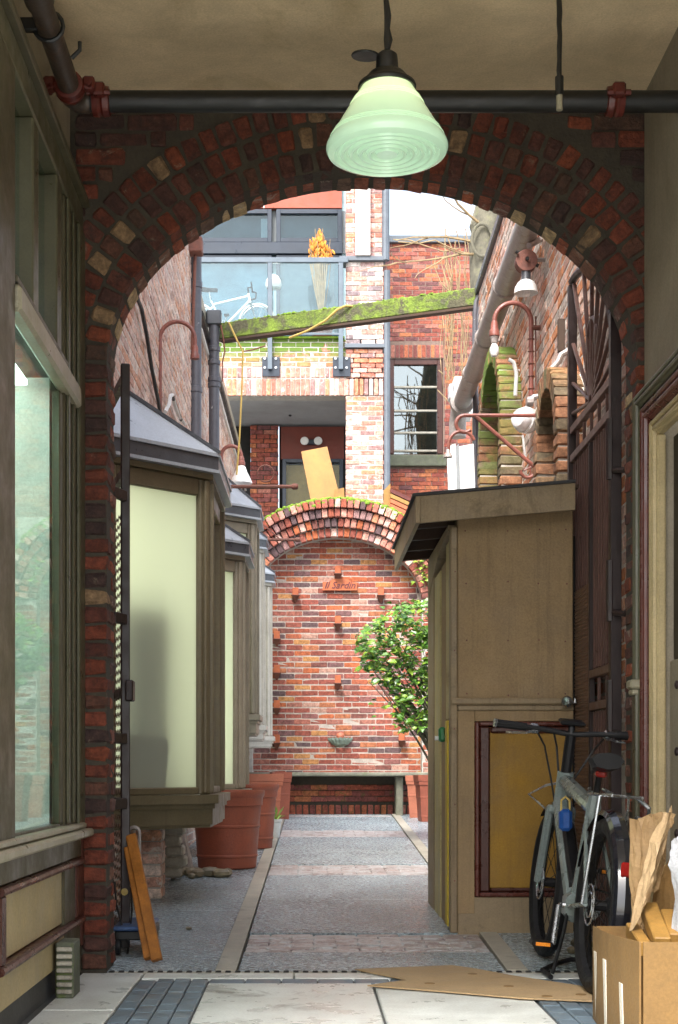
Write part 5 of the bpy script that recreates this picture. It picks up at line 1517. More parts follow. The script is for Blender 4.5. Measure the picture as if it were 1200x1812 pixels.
lay(qb, soldiers(V((wx0 - .06, QY, wz1 + .01)), UX, UZ, wx1 - wx0 + .12, .066, .22, .011), pool_face(.066, .22, .04, 5, seed=91), m_red, 20)
b = MB(); b.box(qx0, qx1, QY - .06, QY + .35, qz1 + .002, qz1 + .125, .01); b.build('parapet_cap', m_flash, qb)
b = MB(); b.box(wx0 - .05, wx1 + .06, QY - .07, QY + .1, wz0 - .235, wz0 - .04, .012); b.build('window_sill', m_slate, qb)
wf = .075
b = MB(); b.box(wx0 + .002, wx0 + wf, QY + .03, QY + .12, wz0, wz1, .005); b.box(wx1 - wf * 1.3, wx1 - .002, QY + .03, QY + .12, wz0, wz1, .005); b.box(wx0 + wf, wx1 - wf * 1.3, QY + .03, QY + .12, wz1 - .10, wz1, .005)
wn = b.build('window', m_redtrim, qb)
b = MB()
for py in (683, 725, 764, 796): b.box(wx0 + wf, wx1 - wf * 1.3, QY + .05, QY + .11, ZZ(py, QY) - .02, ZZ(py, QY) + .014, .004)
b.build('glazing_bar', m_kerb, wn)
b = MB(); b.box(wx0 + wf, wx1 - wf * 1.3, QY + .085, QY + .09, wz0, wz1 - .1); b.build('pane', m_glassr, wn)
b = MB(); b.box(wx0 - .2, wx1 + .2, QY + .7, QY + .75, wz0 - .3, wz1 + .3); b.build('room', m_dark, qb)

# ================================================================== terracotta pots
def round_pot(label, x, Y, d, h, rim):
    z = gz(Y); t = thing('terracotta_pot', label, 'pot', (x, Y, z), 'terracotta pots along the lane')
    R_ = d / 2; rb = R_ * .80
    at = lambda f: rb + (R_ * .97 - rb) * f
    pr = [(rb * .96, 0), (rb, .01), (at(.14), h * .14), (at(.15) + .006, h * .15), (at(.16) + .006, h * .17), (at(.18), h * .18), (at(.52), h * .52), (at(.53) + .006, h * .53), (at(.55) + .006, h * .55), (at(.56), h * .56), (at(.80), h * .80), (at(.80) + .012, h * .805), (R_ * .99, h * .90), (R_ * 1.0, h * .91), (R_ * 1.03, h * .93), (R_ * 1.04, h * .985), (R_ * 1.03, h), (R_ * .94, h), (R_ * .92, h * .93), (R_ * .90, h * .9), (0.001, h * .89)]
    b = MB(); b.lathe((x, Y, z), pr, 40); b.build('body', m_terra, t)
    b = MB(); b.lathe((x, Y, z), [(.0, h * .93), (R_ * .5, h * .925), (R_ * .9, h * .905)], 20, caps=False); b.build('soil', m_soil, t)
round_pot('big round terracotta pot beside the stones, nearest of the left pots', X(402, 11.35), 11.35, .56, .60, 0)
round_pot('round terracotta pot just behind the biggest one on the left', X(441, 13.3), 13.3, .52, .58, 0)
def square_pot(label, x, Y, wd, h, mat, rot=0.0):
    z = gz(Y); t = thing('terracotta_pot', label, 'pot', (x, Y, z), 'terracotta pots along the lane')
    b = MB()
    cr, sr = math.cos(rot), math.sin(rot)
    def rg(hw, zz): return [V((x + (a * cr - c * sr) * hw, Y + (a * sr + c * cr) * hw, z + zz)) for a, c in ((-1, -1), (1, -1), (1, 1), (-1, 1))]
    w2 = wd / 2
    lv = [(w2 * .72, 0), (w2 * .745, h * .09), (w2 * .765, h * .095), (w2 * .77, h * .13), (w2 * .755, h * .135), (w2 * .83, h * .5), (w2 * .85, h * .505), (w2 * .855, h * .54), (w2 * .84, h * .545), (w2 * .89, h * .78), (w2 * .96, h * .79), (w2 * .97, h * .86), (w2 * 1.0, h * .87), (w2 * 1.02, h), (w2 * .9, h), (w2 * .86, h * .9)]
    vs = []; fs = [(3, 2, 1, 0)]
    for hw, zz in lv: vs += rg(hw, zz)
    for i in range(len(lv) - 1):
        for k in range(4): fs.append((i * 4 + k, i * 4 + (k + 1) % 4, i * 4 + 4 + (k + 1) % 4, i * 4 + 4 + k))
    fs.append(tuple((len(lv) - 1) * 4 + k for k in range(4)))
    b.add(vs, fs); b.build('body', mat, t)
    b = MB(); q = rg(w2 * .858, h * .905); b.add(q + [p + UZ * .01 for p in q], [(3, 2, 1, 0), (4, 5, 6, 7)]); b.build('soil', m_soil, t)
square_pot('pale square terracotta planter behind the two round pots, left', X(468, 16.0), 16.0, .39, .60, m_terra2, .08)
square_pot('slim square terracotta pot at the left end of the stone bench', X(497, 17.9), 17.9, .24, .57, m_terra, .15)
square_pot('square ribbed terracotta pot at the right end of bench, nearer one', X(762, 17.4), 17.4, .35, .55, m_terra, .1)
square_pot('square terracotta pot tucked behind the other at right end of bench', X(745, 18.25), 18.25, .37, .52, m_terra2, -.1)
t = thing('small_planter', 'little white pot with a green shoot by the left kerb strip', 'planter', (X(484, 14.6), 14.6, gz(14.6)))
b = MB(); b.lathe((X(484, 14.6), 14.6, gz(14.6)), [(.055, 0), (.065, .02), (.075, .16), (.085, .165), (.085, .19), (.07, .19), (.06, .17), (0, .17)], 14); b.build('pot', m_cablew, t)
b = MB()
for i in range(7):
    a = i * 2.4; c = V((X(484, 14.6) + .02, 14.6, gz(14.6) + .17)); e2 = c + V((math.cos(a) * .07, math.sin(a) * .07, .05 + .03 * (i % 3)))
    s = V((-math.sin(a), math.cos(a), 0)) * .018; b.add([c - s * .3, c + s * .3, e2 + s, e2 + V((0, 0, -.03)) * .5 + (e2 - c) * .5, e2 - s], [(0, 1, 2, 3, 4)])
b.build('shoots', m_leafy, t)

# stones by the pots
def pebble(p, s, rot, label, i):
    r = random.Random(100 + i)
    vs = []; fs = []; n = 9; m_ = 5
    sx, sy, sz = s
    vs.append(V((0, 0, -sz)))
    for j in range(1, m_):
        ph = -pi / 2 + pi * j / m_
        for k in range(n):
            a = 2 * pi * k / n; q = 1 + r.uniform(-.08, .08)
            x_, y_, z_ = math.cos(ph) * math.cos(a) * sx * q, math.cos(ph) * math.sin(a) * sy * q, math.sin(ph) * sz * q
            vs.append(V((x_ * math.cos(rot) - y_ * math.sin(rot), x_ * math.sin(rot) + y_ * math.cos(rot), z_)))
    vs.append(V((0, 0, sz)))
    for k in range(n): fs.append((0, 1 + (k + 1) % n, 1 + k))
    for j in range(m_ - 2):
        for k in range(n): a = 1 + j * n; fs.append((a + k, a + (k + 1) % n, a + n + (k + 1) % n, a + n + k))
    tp = len(vs) - 1; a = 1 + (m_ - 2) * n
    for k in range(n): fs.append((a + k, a + (k + 1) % n, tp))
    b = MB(); b.add([V(p) + v for v in vs], fs, True)
    return tag(b.build('stone', m_stone), label, 'stone', 'stones piled by the big pot')
YS = 10.6; kS = F / YS
sl = [(316, 1562, .07, .05, .035), (336, 1560, .06, .045, .04), (352, 1563, .075, .05, .035), (372, 1560, .09, .05, .04), (392, 1564, .08, .05, .035), (403, 1560, .045, .04, .035), (328, 1550, .055, .04, .035), (346, 1549, .07, .04, .032), (363, 1550, .055, .045, .03), (384, 1552, .075, .05, .03), (318, 1552, .05, .04, .03), (372, 1545, .05, .04, .03), (339, 1571, .04, .03, .022), (307, 1571, .035, .03, .02)]
STL = ['rounded stone in the front row of the pile, left end', 'tall rounded stone in the front row, second from the left', 'rounded stone in the middle of the pile, front row', 'large flat stone in the front row, second from the right', 'broad stone at the right of the pile nearest the pot', 'small stone at the far right tip of the pile', 'stone lying in the second row of the pile, at the left', 'stone in the second row of the pile, at its middle', 'stone in the second row, right of the middle', 'long stone on top of the pile at the right', 'stone at the far left of the second row of the pile', 'stone topping the pile, in front of big terracotta pot', 'small flat stone lying loose in front of the pile', 'smallest stone lying apart left of the pile by the pier']
for i, (px, py, a, c, d) in enumerate(sl):
    Y = YS + (1562 - py) * .012
    pebble(V((X(px, Y), Y, max(gz(Y) + d * .9, ZZ(py, Y)))), (a * .85, c * .85, d * .95), rnd.uniform(0, 3), STL[i], i)
o = pebble(V((X(381, 11.0), 11.0, gz(11.0) + .02)), (.02, .02, .018), 0, 'tiny dark stone lying alone between the pile and the kerb', 33)
for nm, px, py in (('single dark pebble on the concrete near the leaning orange timbers', 334, 1668),):
    Y = 7.75; o = pebble(V((X(px, Y), Y, gz(Y) + .008)), (.018, .014, .010), 0, nm, 40)

# leaning orange timbers, hand dolly
for lab, p0, p1, wd in (('orange stained timber leaning on the left gate, front one', (278, 1716, 6.62), (232, 1478, 7.0), .05), ('darker orange timber leaning behind the front one at the left gate', (262, 1712, 6.66), (226, 1500, 6.98), .035)):
    a_, c_ = P(*p0), P(*p1); a_.z = max(a_.z, .012 + gz(p0[2]))
    b = MB(); b.beam(a_, c_, wd, .03, UY, .004); tag(b.build('leaning_timber', m_orange), lab, 'timber', 'timbers leaning at the left gate')
t = thing('hand_dolly', 'low blue platform dolly with hoop handle behind the left gate leaf', 'dolly', (-.84, 6.95, gz(6.95)))
b = MB(); b.box(-.90, -.72, 6.80, 7.25, .13, .15, .008); b.build('platform', m_blue, t)
b = MB(); b.box(-.885, -.715, 6.82, 7.23, .085, .1295, .006); b.build('chassis', m_pipeb, t)
for x in (-.87, -.73):
    for y in (6.84, 7.18):
        b = MB(); b.lathe((x - .012, y, .045 + gz(y)), [(.018, 0), (.04, .002), (.042, .012), (.04, .022), (.018, .024)], 14, UX); b.build('wheel', m_tyre, t)
b = MB(); b.tube([(-.865, 7.2, .17), (-.865, 7.2, .57)] + arc((-.838, 7.2, .57), .027, pi, 0, 8, UX, UZ)[1:] + [(-.811, 7.2, .17)], .008, 8); b.build('handle', m_galv, t)
t = thing('loose_cable', 'thin black cable dangling down by the left gate and dolly', 'cable', (-.83, 6.9, 0))
b = MB(); b.tube([P(203, 1560, 6.9), P(206, 1600, 6.9), P(214, 1630, 6.9), P(221, 1655, 6.85), P(228, 1668, 6.8)], .005, 6); b.tube([P(232, 1570, 6.95), P(234, 1610, 6.95), P(230, 1650, 6.95), P(226, 1690, 6.9)], .005, 6); b.build('strand', m_cable, t)

# ================================================================== bicycles
def bicycle(label, T, paint, near, loc):
    t = thing('bicycle', label, 'bicycle', loc, 'bicycles')
    R_ = .345; tr = .035 if near else .02
    ns = 36
    side = (T(0, 1, 0) - T(0, 0, 0)).normalized()
    def circ(s0, h0, r, n=ns, l=0): return [T(s0 + r * math.cos(2 * pi * i / n), l, h0 + r * math.sin(2 * pi * i / n)) for i in range(n)]
    for s0 in (0.0, 1.06):
        b = MB(); b.tube(circ(s0, R_, R_ - .058, 36), .012, 8, True)
        b.tube([T(s0, -.05, R_), T(s0, .05, R_)], .022, 10)
        for k in range(20):
            a = 2 * pi * k / 20; sg = .03 * (1 if k % 2 else -1)
            b.tube([T(s0 + .02 * math.cos(a + .5), sg, R_ + .02 * math.sin(a + .5)), T(s0 + (R_ - .06) * math.cos(a), 0, R_ + (R_ - .06) * math.sin(a))], .0018 if near else .003, 4, caps=False)
        wh = b.build('wheel', m_bblack if near else m_chrome, t)
        b = MB(); b.tube(circ(s0, R_, R_ - tr, 40), tr, 10, True); b.build('tyre', m_tyre if near else m_cablew, wh)
        if near:
            b = MB(); b.tube(circ(s0, R_, .08, 20, .045), .004, 6, True); b.tube(circ(s0, R_, .05, 16, .045), .004, 6, True); b.build('brake_disc', m_chrome, wh)
    BB = (.46, .30); ST = (.28, .78); HT = (.93, .86); HB = (.955, .70)
    if not near: HT = (.90, .84); HB = (.93, .70); ST = (.24, .72)
    rd = .035 if near else .016
    b = MB()
    b.tube([T(BB[0], 0, BB[1]), T(ST[0], 0, ST[1])], rd * .8, 10)
    b.tube([T(BB[0], 0, BB[1]), T(HB[0] - .01, 0, HB[1] + .02)], rd * 1.25, 10)
    b.tube([T(ST[0] + .02, 0, ST[1] - .06), T(HT[0], 0, HT[1] - .04)], rd * .95, 10)
    b.tube([T(HT[0], 0, HT[1]), T(HB[0], 0, HB[1])], rd * 1.1, 10)
    for l in (-.06, .06):
        b.tube([T(BB[0] - .04, l * .6, BB[1]), T(.0, l, R_)], .010, 8)
        b.tube([T(ST[0] + .02, l * .4, ST[1] - .10), T(.0, l, R_)], .009, 8)
    if near: b.ob(T(BB[0], 0, BB[1]), (T(1, 0, 0) - T(0, 0, 0)).normalized(), side, (T(0, 0, 1) - T(0, 0, 0)).normalized(), .14, .10, .13, .03)
    b.build('frame', paint, t)
    b = MB()
    for l in (-.055, .055): b.tube([T(HB[0] + .01, l * .9, HB[1] - .02), T(1.06, l, R_)], .020 if near else .011, 8)
    b.ob(T(HB[0] + .008, 0, HB[1] - .015), side, UZ, side.cross(UZ), .13, .04, .05, .01); b.build('fork', paint if near else m_chrome, t)
    # handlebar, turned a little
    st = .16 if near else 0.0
    def H(l, s=0, h=0): return T(HT[0] - .03 + s * math.cos(st) + l * math.sin(st), l * math.cos(st) - s * math.sin(st), HT[1] + .17 + h)
    if near:
        b = MB(); b.tube([T(HT[0], 0, HT[1]), T(HT[0] - .02, 0, HT[1] + .12), H(0)], .024, 10); b.build('stem', m_bblack, t)
        b = MB(); b.tube([H(-.33, -.05, .02), H(-.12, -.01, .012), H(0), H(.12, -.01, .012), H(.33, -.05, .02)], .013, 10); hb = b.build('handlebar', m_bblack, t)
        for sg in (-1, 1):
            b = MB(); b.tube([H(sg * .20, -.028, .015), H(sg * .335, -.052, .02)], .019, 10); b.build('grip', m_tyre, hb)
            b = MB(); b.tube([H(sg * .335, -.052, .02), H(sg * .345, -.055, .02)], .020, 10); b.build('end_cap', m_chrome, hb)
            b = MB(); b.ob(H(sg * .165, .0, .012), side, UZ, side.cross(UZ), .05, .045, .05, .012); b.tube([H(sg * .17, .03, .0), H(sg * .20, .055, -.01), H(sg * .29, .05, -.015)], .006, 6); b.build('brake_lever', m_chrome, hb)
        b = MB(); b.ob(H(0, .01, .055), side, (T(1, 0, .25) - T(0, 0, 0)).normalized(), (T(-.25, 0, 1) - T(0, 0, 0)).normalized(), .115, .075, .02, .008); b.tube([H(0), H(0, .01, .05)], .015, 8); b.build('display', m_bblack, hb)
        b = MB()
        for sg, w_ in ((1, .05), (-1, .04), (.5, .03)):
            b.tube([H(sg * .15, .02, .0), H(sg * .11, .08, -.06), T(HT[0] + .06, sg * w_, HT[1] - .05), T(HB[0] + .02, sg * .03, HB[1] + .02)], .005, 6)
        b.build('cable', m_cable, t)
        b = MB(); b.tube([T(HT[0] + .03, -.02, HT[1] - .04), T(HT[0] + .12, .06, HT[1] - .07), T(HT[0] + .16, .13, HT[1] - .12), T(HT[0] + .10, .04, HT[1] - .19), T(HT[0] + .04, .0, HT[1] - .19)], .006, 6); b.build('rack_mount', m_chrome, t)
    else:
        b = MB(); b.tube([T(HT[0], 0, HT[1]), T(HT[0] - .01, 0, HT[1] + .09), T(HT[0] + .06, 0, HT[1] + .10)], .014, 8)
        b.tube([T(HT[0] + .06, -.24, HT[1] + .10), T(HT[0] + .06, .24, HT[1] + .10)], .012, 8); b.tube([T(HT[0] + .06, .20, HT[1] + .10), T(HT[0] + .13, .21, HT[1] + .08), T(HT[0] + .12, .21, HT[1] - .01), T(HT[0] + .03, .21, HT[1] - .03)], .014, 8); b.build('handlebar', m_bblack, t)
    # saddle
    sh_ = .905 if near else .90
    b = MB(); b.tube([T(ST[0], 0, ST[1] - .03), T(ST[0] - .035, 0, sh_ - .03)], .014, 8); b.build('seat_post', m_bblack if near else m_chrome, t)
    prf = [(-.14, .075, 0.012), (-.10, .085, .01), (-.03, .065, 0.0), (.05, .035, .0), (.12, .020, .0), (.145, .008, -.008)]
    vs = []; fs = []
    for s, wv, dh in prf:
        for k in range(8):
            a = 2 * pi * k / 8; vs.append(T(ST[0] - .03 + s, math.cos(a) * wv * .85, sh_ + dh + math.sin(a) * .028 - (.012 if math.sin(a) < -.1 else 0)))
    for i in range(len(prf) - 1):
        for k in range(8): fs.append((i * 8 + k, i * 8 + (k + 1) % 8, i * 8 + 8 + (k + 1) % 8, i * 8 + 8 + k))
    fs += [tuple(range(8)), tuple(range(40, 48))]
    b = MB(); b.add(vs, fs, True); fixn(b.build('saddle', m_bblack, t))
    # cranks
    b = MB(); b.tube(circ(BB[0], BB[1], .085, 22, -.05), .008, 6, True); b.tube([T(BB[0], -.05, BB[1]), T(BB[0] + .01, -.055, BB[1])], .06, 12); b.tube([T(BB[0], -.07, BB[1]), T(BB[0] + .06, -.08, BB[1] + .155)], .010, 8); b.tube([T(BB[0], -.07, BB[1]), T(BB[0], .07, BB[1])], .012, 8); b.tube([T(BB[0], .07, BB[1]), T(BB[0] - .03, .085, BB[1] - .165)], .012, 8)
    cr = b.build('crank', m_chrome, t)
    fwd = (T(1, 0, 0) - T(0, 0, 0)).normalized(); up_ = (T(0, 0, 1) - T(0, 0, 0)).normalized()
    for s, l, h in ((BB[0] - .03, .135, BB[1] - .165), (BB[0] + .06, -.13, BB[1] + .155)):
        b = MB(); b.ob(T(s, l, h), fwd, side, up_, .085, .09, .022, .006); pd = b.build('pedal', m_bblack, cr if False else t)
        if near:
            for q in (-.046, .046):
                b = MB(); b.ob(T(s + q, l, h), fwd, side, up_, .006, .06, .015, .001); b.build('reflector', m_reflo, pd)
    b = MB(); b.tube([T(BB[0], -.05, BB[1] + .085), T(0, -.05, R_ + .045)], .005, 6); b.tube([T(BB[0], -.05, BB[1] - .085), T(0.03, -.05, R_ - .12), T(0, -.05, R_ - .045)], .005, 6); b.build('chain', m_bblack, t)
    if near:
        for s0, a0, a1 in ((0.0, .35, 3.35), (1.06, .9, 2.9)):
            vs = []; fs = []; n = 20
            for i in range(n + 1):
                a = a0 + (a1 - a0) * i / n
                for l, dr in ((-.036, -.014), (-.026, .004), (0, .012), (.026, .004), (.036, -.014)):
                    vs.append(T(s0 + (R_ + .022 + dr) * math.cos(a), l, R_ + (R_ + .022 + dr) * math.sin(a)))
            for i in range(n):
                for k in range(4): fs.append((i * 5 + k, i * 5 + k + 1, i * 5 + 6 + k, i * 5 + 5 + k))
            b = MB(); b.add(vs, fs, True); fe = b.build('fender', m_fender, t)
            if s0 == 0:
                b = MB(); c = T(-(R_ + .03) * math.cos(.45), 0, R_ + (R_ + .03) * math.sin(.45)); b.ob(c - fwd * .012, side, up_, fwd, .04, .055, .014, .008); b.build('reflector', m_reflr, fe)
        b = MB()
        for l in (-.055, .055): b.tube([T(.28, l * .5, .80), T(.15, l, .775), T(-.26, l, .775)], .007, 6)
        for s in (.10, -.02, -.14, -.26): b.tube([T(s, -.055, .775), T(s, .055, .775)], .006, 6)
        for l in (-.075, .075): b.tube([T(-.05, l * .75, .775), T(0, l, R_)], .006, 6)
        b.tube([T(-.2, -.05, .775), T(-.24, -.09, .74), T(-.2, -.10, .69), T(-.1, -.08, .70)], .008, 6)
        rk = b.build('rack', m_chrome, t)
        b = MB(); b.ob(T(ST[0] - .06, 0, .86), side, up_, fwd, .045, .028, .03, .008); b.build('tail_light', m_reflr, t)
        b = MB(); b.ob(T(.64, 0, .50), (T(BB[0], 0, BB[1]) - T(HB[0], 0, HB[1])).normalized(), side, up_, .40, .055, .06, .012); b.build('battery', m_bblack, t)
        b = MB(); b.tube([T(.36, .09, .02), T(.40, .05, .20), T(.42, .04, .27)], .008, 8); b.build('kickstand', m_bblack, t)
        b = MB(); b.lathe(T(0, 0, R_), [(.05, -.055), (.08, -.05), (.08, -.045), (.05, -.04), (.03, -.02)], 18, side); b.build('cassette', m_bblack, t)
    return t
ln_ = math.radians(5.5)
def Tn(s, l, h):                     # forward is +Y (away from us), the rear wheel nearest, leaning right
    yaw = math.radians(1.2)
    x0 = 1.118 + s * math.sin(-yaw) * 1.0; y0 = 5.72 + s * math.cos(yaw)
    return V((x0 - l * math.cos(ln_) + h * math.sin(ln_), y0, h * math.cos(ln_) + l * math.sin(ln_) + .004 + gz(y0)))
bicycle('grey step-through bicycle with black fenders leaning by the shed', Tn, m_bframe, True, (1.12, 6.2, 0))
lk = thing('bike_lock', 'blue padlock block hanging on the frame of the grey bicycle', 'lock', Tn(.55, .05, .62))
c = Tn(.62, .045, .655)
b = MB(); b.ob(c, UX, UY, UZ, .055, .05, .095, .014); b.build('body', m_lockb, lk)
b = MB(); b.tube([c + V((-.018, 0, .04)), c + V((-.018, 0, .085)), c + V((0, 0, .10)), c + V((.018, 0, .085)), c + V((.018, 0, .04))], .005, 6); b.build('shackle', M('brass_lock', (.5, .36, .1), .35), lk)
bfl = z1 + .03
def Tb(s, l, h): return V((X(350, 22.95) + s * .88, 22.95 + l, bfl + .02 + h * .98))
bicycle('white road bicycle parked on the balcony behind the glass', Tb, m_white, False, (X(420, 22.95), 22.95, bfl))
t = thing('cycle_helmet', 'white cycle helmet hanging on the handlebar of balcony bicycle', 'helmet', P(482, 495, 22.8))
b = MB(); b.lathe(P(484, 500, 22.7), [(.11, -.09), (.125, -.04), (.115, .03), (.08, .09), (.03, .12), (0, .125)], 14); b.build('shell', m_white, t)

# dried plume plant and items on the balcony
t = thing('dried_plant', 'bushy orange dried plume plant on the balcony behind the railing', 'plant', P(568, 600, 23.0))
pz = bfl + .02
b = MB(); b.lathe((X(570, 23.0), 23.0, pz), [(.13, 0), (.17, .3), (.18, .32), (.15, .32), (0, .3)], 16); b.build('pot', m_terra, t)
b = MB()
for i in range(46):
    px = rnd.gauss(568, 12); py = rnd.uniform(407, 470) if abs(px - 566) < 9 else rnd.uniform(425, 475)
    px = min(592, max(547, px))
    tip = P(px, py, 23.0) + V((0, rnd.uniform(-.12, .12), 0)); base = V((X(570, 23), 23.0, pz + .3))
    b.tube([base, base.lerp(tip, .6) + V((rnd.uniform(-.03, .03), 0, 0)), tip], .006, 4)
b.build('stems', m_twig, t)
b = MB()
for i in range(330):
    px = rnd.gauss(568, 10); 
    top = 440 - 34 * math.exp(-((px - 566) / 7.5) ** 2) - 14 * math.exp(-((px - 553) / 5.) ** 2)
    py = rnd.uniform(top, 462)
    if not 546 < px < 592: continue
    c = P(px, py, 23.0) + V((0, rnd.uniform(-.12, .12), 0))
    d = V((rnd.uniform(-.5, .5), rnd.uniform(-.5, .5), 1)).normalized(); s = rnd.uniform(.03, .06)
    b.lathe(c, [(.0, -s), (s * .35, -s * .3), (s * .3, s * .4), (0, s)], 5, d, caps=False)
stuff(b.build('plumes', m_plume, t))
t = thing('window_box', 'low terracotta trough with orange litter behind the balcony glass', 'planter', P(700, 597, 22.9))
b = MB(); b.box(X(510, 22.75), X(600, 22.75), 22.7, 22.85, bfl, bfl + .09, .01); b.build('trough', m_terra2, t)

# ================================================================== cardboard box and its contents
bxn = thing('cardboard_box', 'open brown cardboard box with pale tape strips beside the bicycle', 'box', (1.24, 4.85, 0))
bx0, bx1, by0, by1, bh = 1.02, 1.448, 4.46, 5.18, .336
def wallp(name, a, c, h0, h1, bow, th, mat=m_card, n=8):
    a, c = V((*a, 0)), V((*c, 0)); d = (c - a).normalized(); nn = V((d.y, -d.x, 0))
    vs = []
    for i in range(n + 1):
        f = i / n; p = a.lerp(c, f) + nn * (bow * math.sin(pi * f))
        hh = h0 + (h1 - h0) * f
        q = nn * th
        vs += [p, p + UZ * hh + nn * bow * .3 * math.sin(pi * f), p - q + UZ * hh, p - q]
    fs = [(0, 1, 2, 3), tuple(n * 4 + k for k in (3, 2, 1, 0))]
    for i in range(n):
        for k in range(4): fs.append((i * 4 + k, i * 4 + (k + 1) % 4, i * 4 + 4 + (k + 1) % 4, i * 4 + 4 + k))
    b = MB(); b.add(vs, fs)
    return fixn(b.build(name, mat, bxn))
wallp('side', (bx0, by0), (bx0, by1), .352, .325, -.018, .006)
wallp('side', (bx1, by0), (bx1, by1), .352, .325, .0, .006)
wallp('end', (bx0 + .007, by0), (bx1 - .007, by0), .352, .350, .004, .006)
wallp('end', (bx0 + .007, by1 - .007), (bx1 - .007, by1 - .007), .325, .325, 0, .006)
bx('bottom', m_card, bx0 + .01, bx1 - .01, by0 + .01, by1 - .01, .003, .008, par=bxn, bev=0)
for k, (f, hh) in enumerate(((.87, .245), (.58, .245), (.26, .20))):
    y = by0 + (by1 - by0) * f
    b = MB(); xx = bx0 - .0205 * math.sin(pi * f) - .003
    b.add([(xx - .001, y - .028, .01), (xx - .001, y + .012, .01), (xx - .004, y + .028, hh), (xx - .004, y - .012, hh), (xx + .002, y - .028, .01), (xx + .002, y + .012, .01), (xx, y + .028, hh), (xx, y - .012, hh)], [(0, 1, 2, 3), (7, 6, 5, 4), (0, 4, 5, 1), (1, 5, 6, 2), (2, 6, 7, 3), (3, 7, 4, 0)])
    fixn(b.build('tape_strip', m_tape, bxn))
def sheet(name, label, cat, pts, mat, grp, crease=.012, seed=0, th=.003):
    """a creased paper sheet: rows of points, given thickness"""
    r = random.Random(seed)
    rows = len(pts); n = len(pts[0])
    nx_ = 4
    # refine
    fine = []
    for j in range((rows - 1) * nx_ + 1):
        fj = j / nx_; j0 = min(rows - 2, int(fj)); tj = fj - j0
        row = []
        for i in range((n - 1) * nx_ + 1):
            fi = i / nx_; i0 = min(n - 2, int(fi)); ti = fi - i0
            p = pts[j0][i0].lerp(pts[j0][i0 + 1], ti).lerp(pts[j0 + 1][i0].lerp(pts[j0 + 1][i0 + 1], ti), tj)
            row.append(p + V((r.uniform(-1, 1), r.uniform(-1, 1), r.uniform(-1, 1))) * crease)
        fine.append(row)
    w_ = len(fine[0]); vs = [p for row in fine for p in row]
    N = len(vs); vs += [p + V((0, th, th * .3)) for p in vs]
    fs = []
    for j in range(len(fine) - 1):
        for i in range(w_ - 1):
            q = (j * w_ + i, j * w_ + i + 1, (j + 1) * w_ + i + 1, (j + 1) * w_ + i)
            fs.append(q); fs.append(tuple(N + k for k in q[::-1]))
    b = MB(); b.add(vs, fs)
    return tag(b.build(name, mat), label, cat, grp)
gp_ = 'torn kraft paper in the cardboard box'
PP = lambda L, Y: [P(x, y, Y + dy) for x, y, dy in L]
sheet('kraft_paper', 'crumpled brown paper bag side standing at back left of the box', 'paper', [PP([(1117, 1450, .0), (1138, 1447, .03), (1160, 1440, .0)], 5.12), PP([(1114, 1530, .0), (1136, 1540, -.04), (1160, 1535, .0)], 5.1), PP([(1118, 1600, 0), (1132, 1610, 0), (1150, 1600, .0)], 5.08), PP([(1122, 1660, 0), (1130, 1660, 0), (1145, 1660, .0)], 5.05)], m_kraft, gp_, .006, 1)
sheet('kraft_paper', 'pale twisted strip of brown paper slanting across the box, frontmost', 'paper', [PP([(1176, 1438, .0), (1184, 1440, -.03), (1190, 1425, .0)], 4.98), PP([(1152, 1490, .0), (1166, 1500, -.05), (1180, 1478, .02)], 4.95), PP([(1132, 1565, 0), (1148, 1572, -.05), (1162, 1545, .0)], 4.92), PP([(1113, 1650, 0), (1125, 1640, -.03), (1150, 1585, .0)], 4.9)], m_cardf, gp_, .005, 2)
sheet('kraft_paper', 'short curled piece of brown paper right of the slanting strip', 'paper', [PP([(1160, 1450, .0), (1172, 1447, -.03), (1182, 1452, .0)], 5.06), PP([(1166, 1510, .0), (1172, 1520, -.03), (1178, 1510, .0)], 5.04), PP([(1153, 1578, 0), (1160, 1582, -.02), (1177, 1535, .0)], 5.0)], m_kraft, gp_, .005, 3)
sheet('kraft_paper', 'flap of brown paper along the top back of the box', 'paper', [PP([(1138, 1446, .0), (1160, 1438, .03), (1192, 1442, .0)], 5.15), PP([(1145, 1470, .0), (1170, 1466, -.02), (1193, 1462, .0)], 5.13)], m_kraft, gp_, .008, 4)
sheet('plastic_bag', 'white plastic bag bulging at the right side of the cardboard box', 'bag', [PP([(1188, 1490, .0), (1200, 1480, .03), (1240, 1480, .0)], 4.9), PP([(1184, 1530, .0), (1205, 1540, -.06), (1240, 1530, .0)], 4.85), PP([(1196, 1590, 0), (1210, 1590, -.06), (1240, 1590, .0)], 4.8), PP([(1186, 1660, 0), (1210, 1650, -.04), (1240, 1650, .0)], 4.78)], M('bag_plastic', (.42, .43, .45), .35, .1), gp_, .0025, 5)
sheet('dark_cardboard', 'folded dark brown cardboard sheet standing behind the slanting paper strip', 'cardboard', [PP([(1158, 1560, .0), (1185, 1520, .02), (1230, 1520, .0)], 5.16), PP([(1150, 1650, .0), (1185, 1650, .02), (1230, 1650, .0)], 5.14)], m_card, gp_, .004, 6)
for lab, p0, p1, wd in (('thick yellow wood offcut lying in the box, middle one', (1148, 1608, 5.0), (1172, 1672, 4.72), .055), ('small yellow wood offcut at the left inside the box', (1118, 1645, 5.0), (1142, 1680, 4.75), .04), ('yellow wood offcut at the right inside the box', (1182, 1620, 4.95), (1198, 1665, 4.75), .05)):
    b = MB(); b.beam(P(*p0), P(*p1), wd, .05, UZ, .004); tag(b.build('wood_offcut', m_wood), lab, 'offcut', 'wood offcuts in the box')
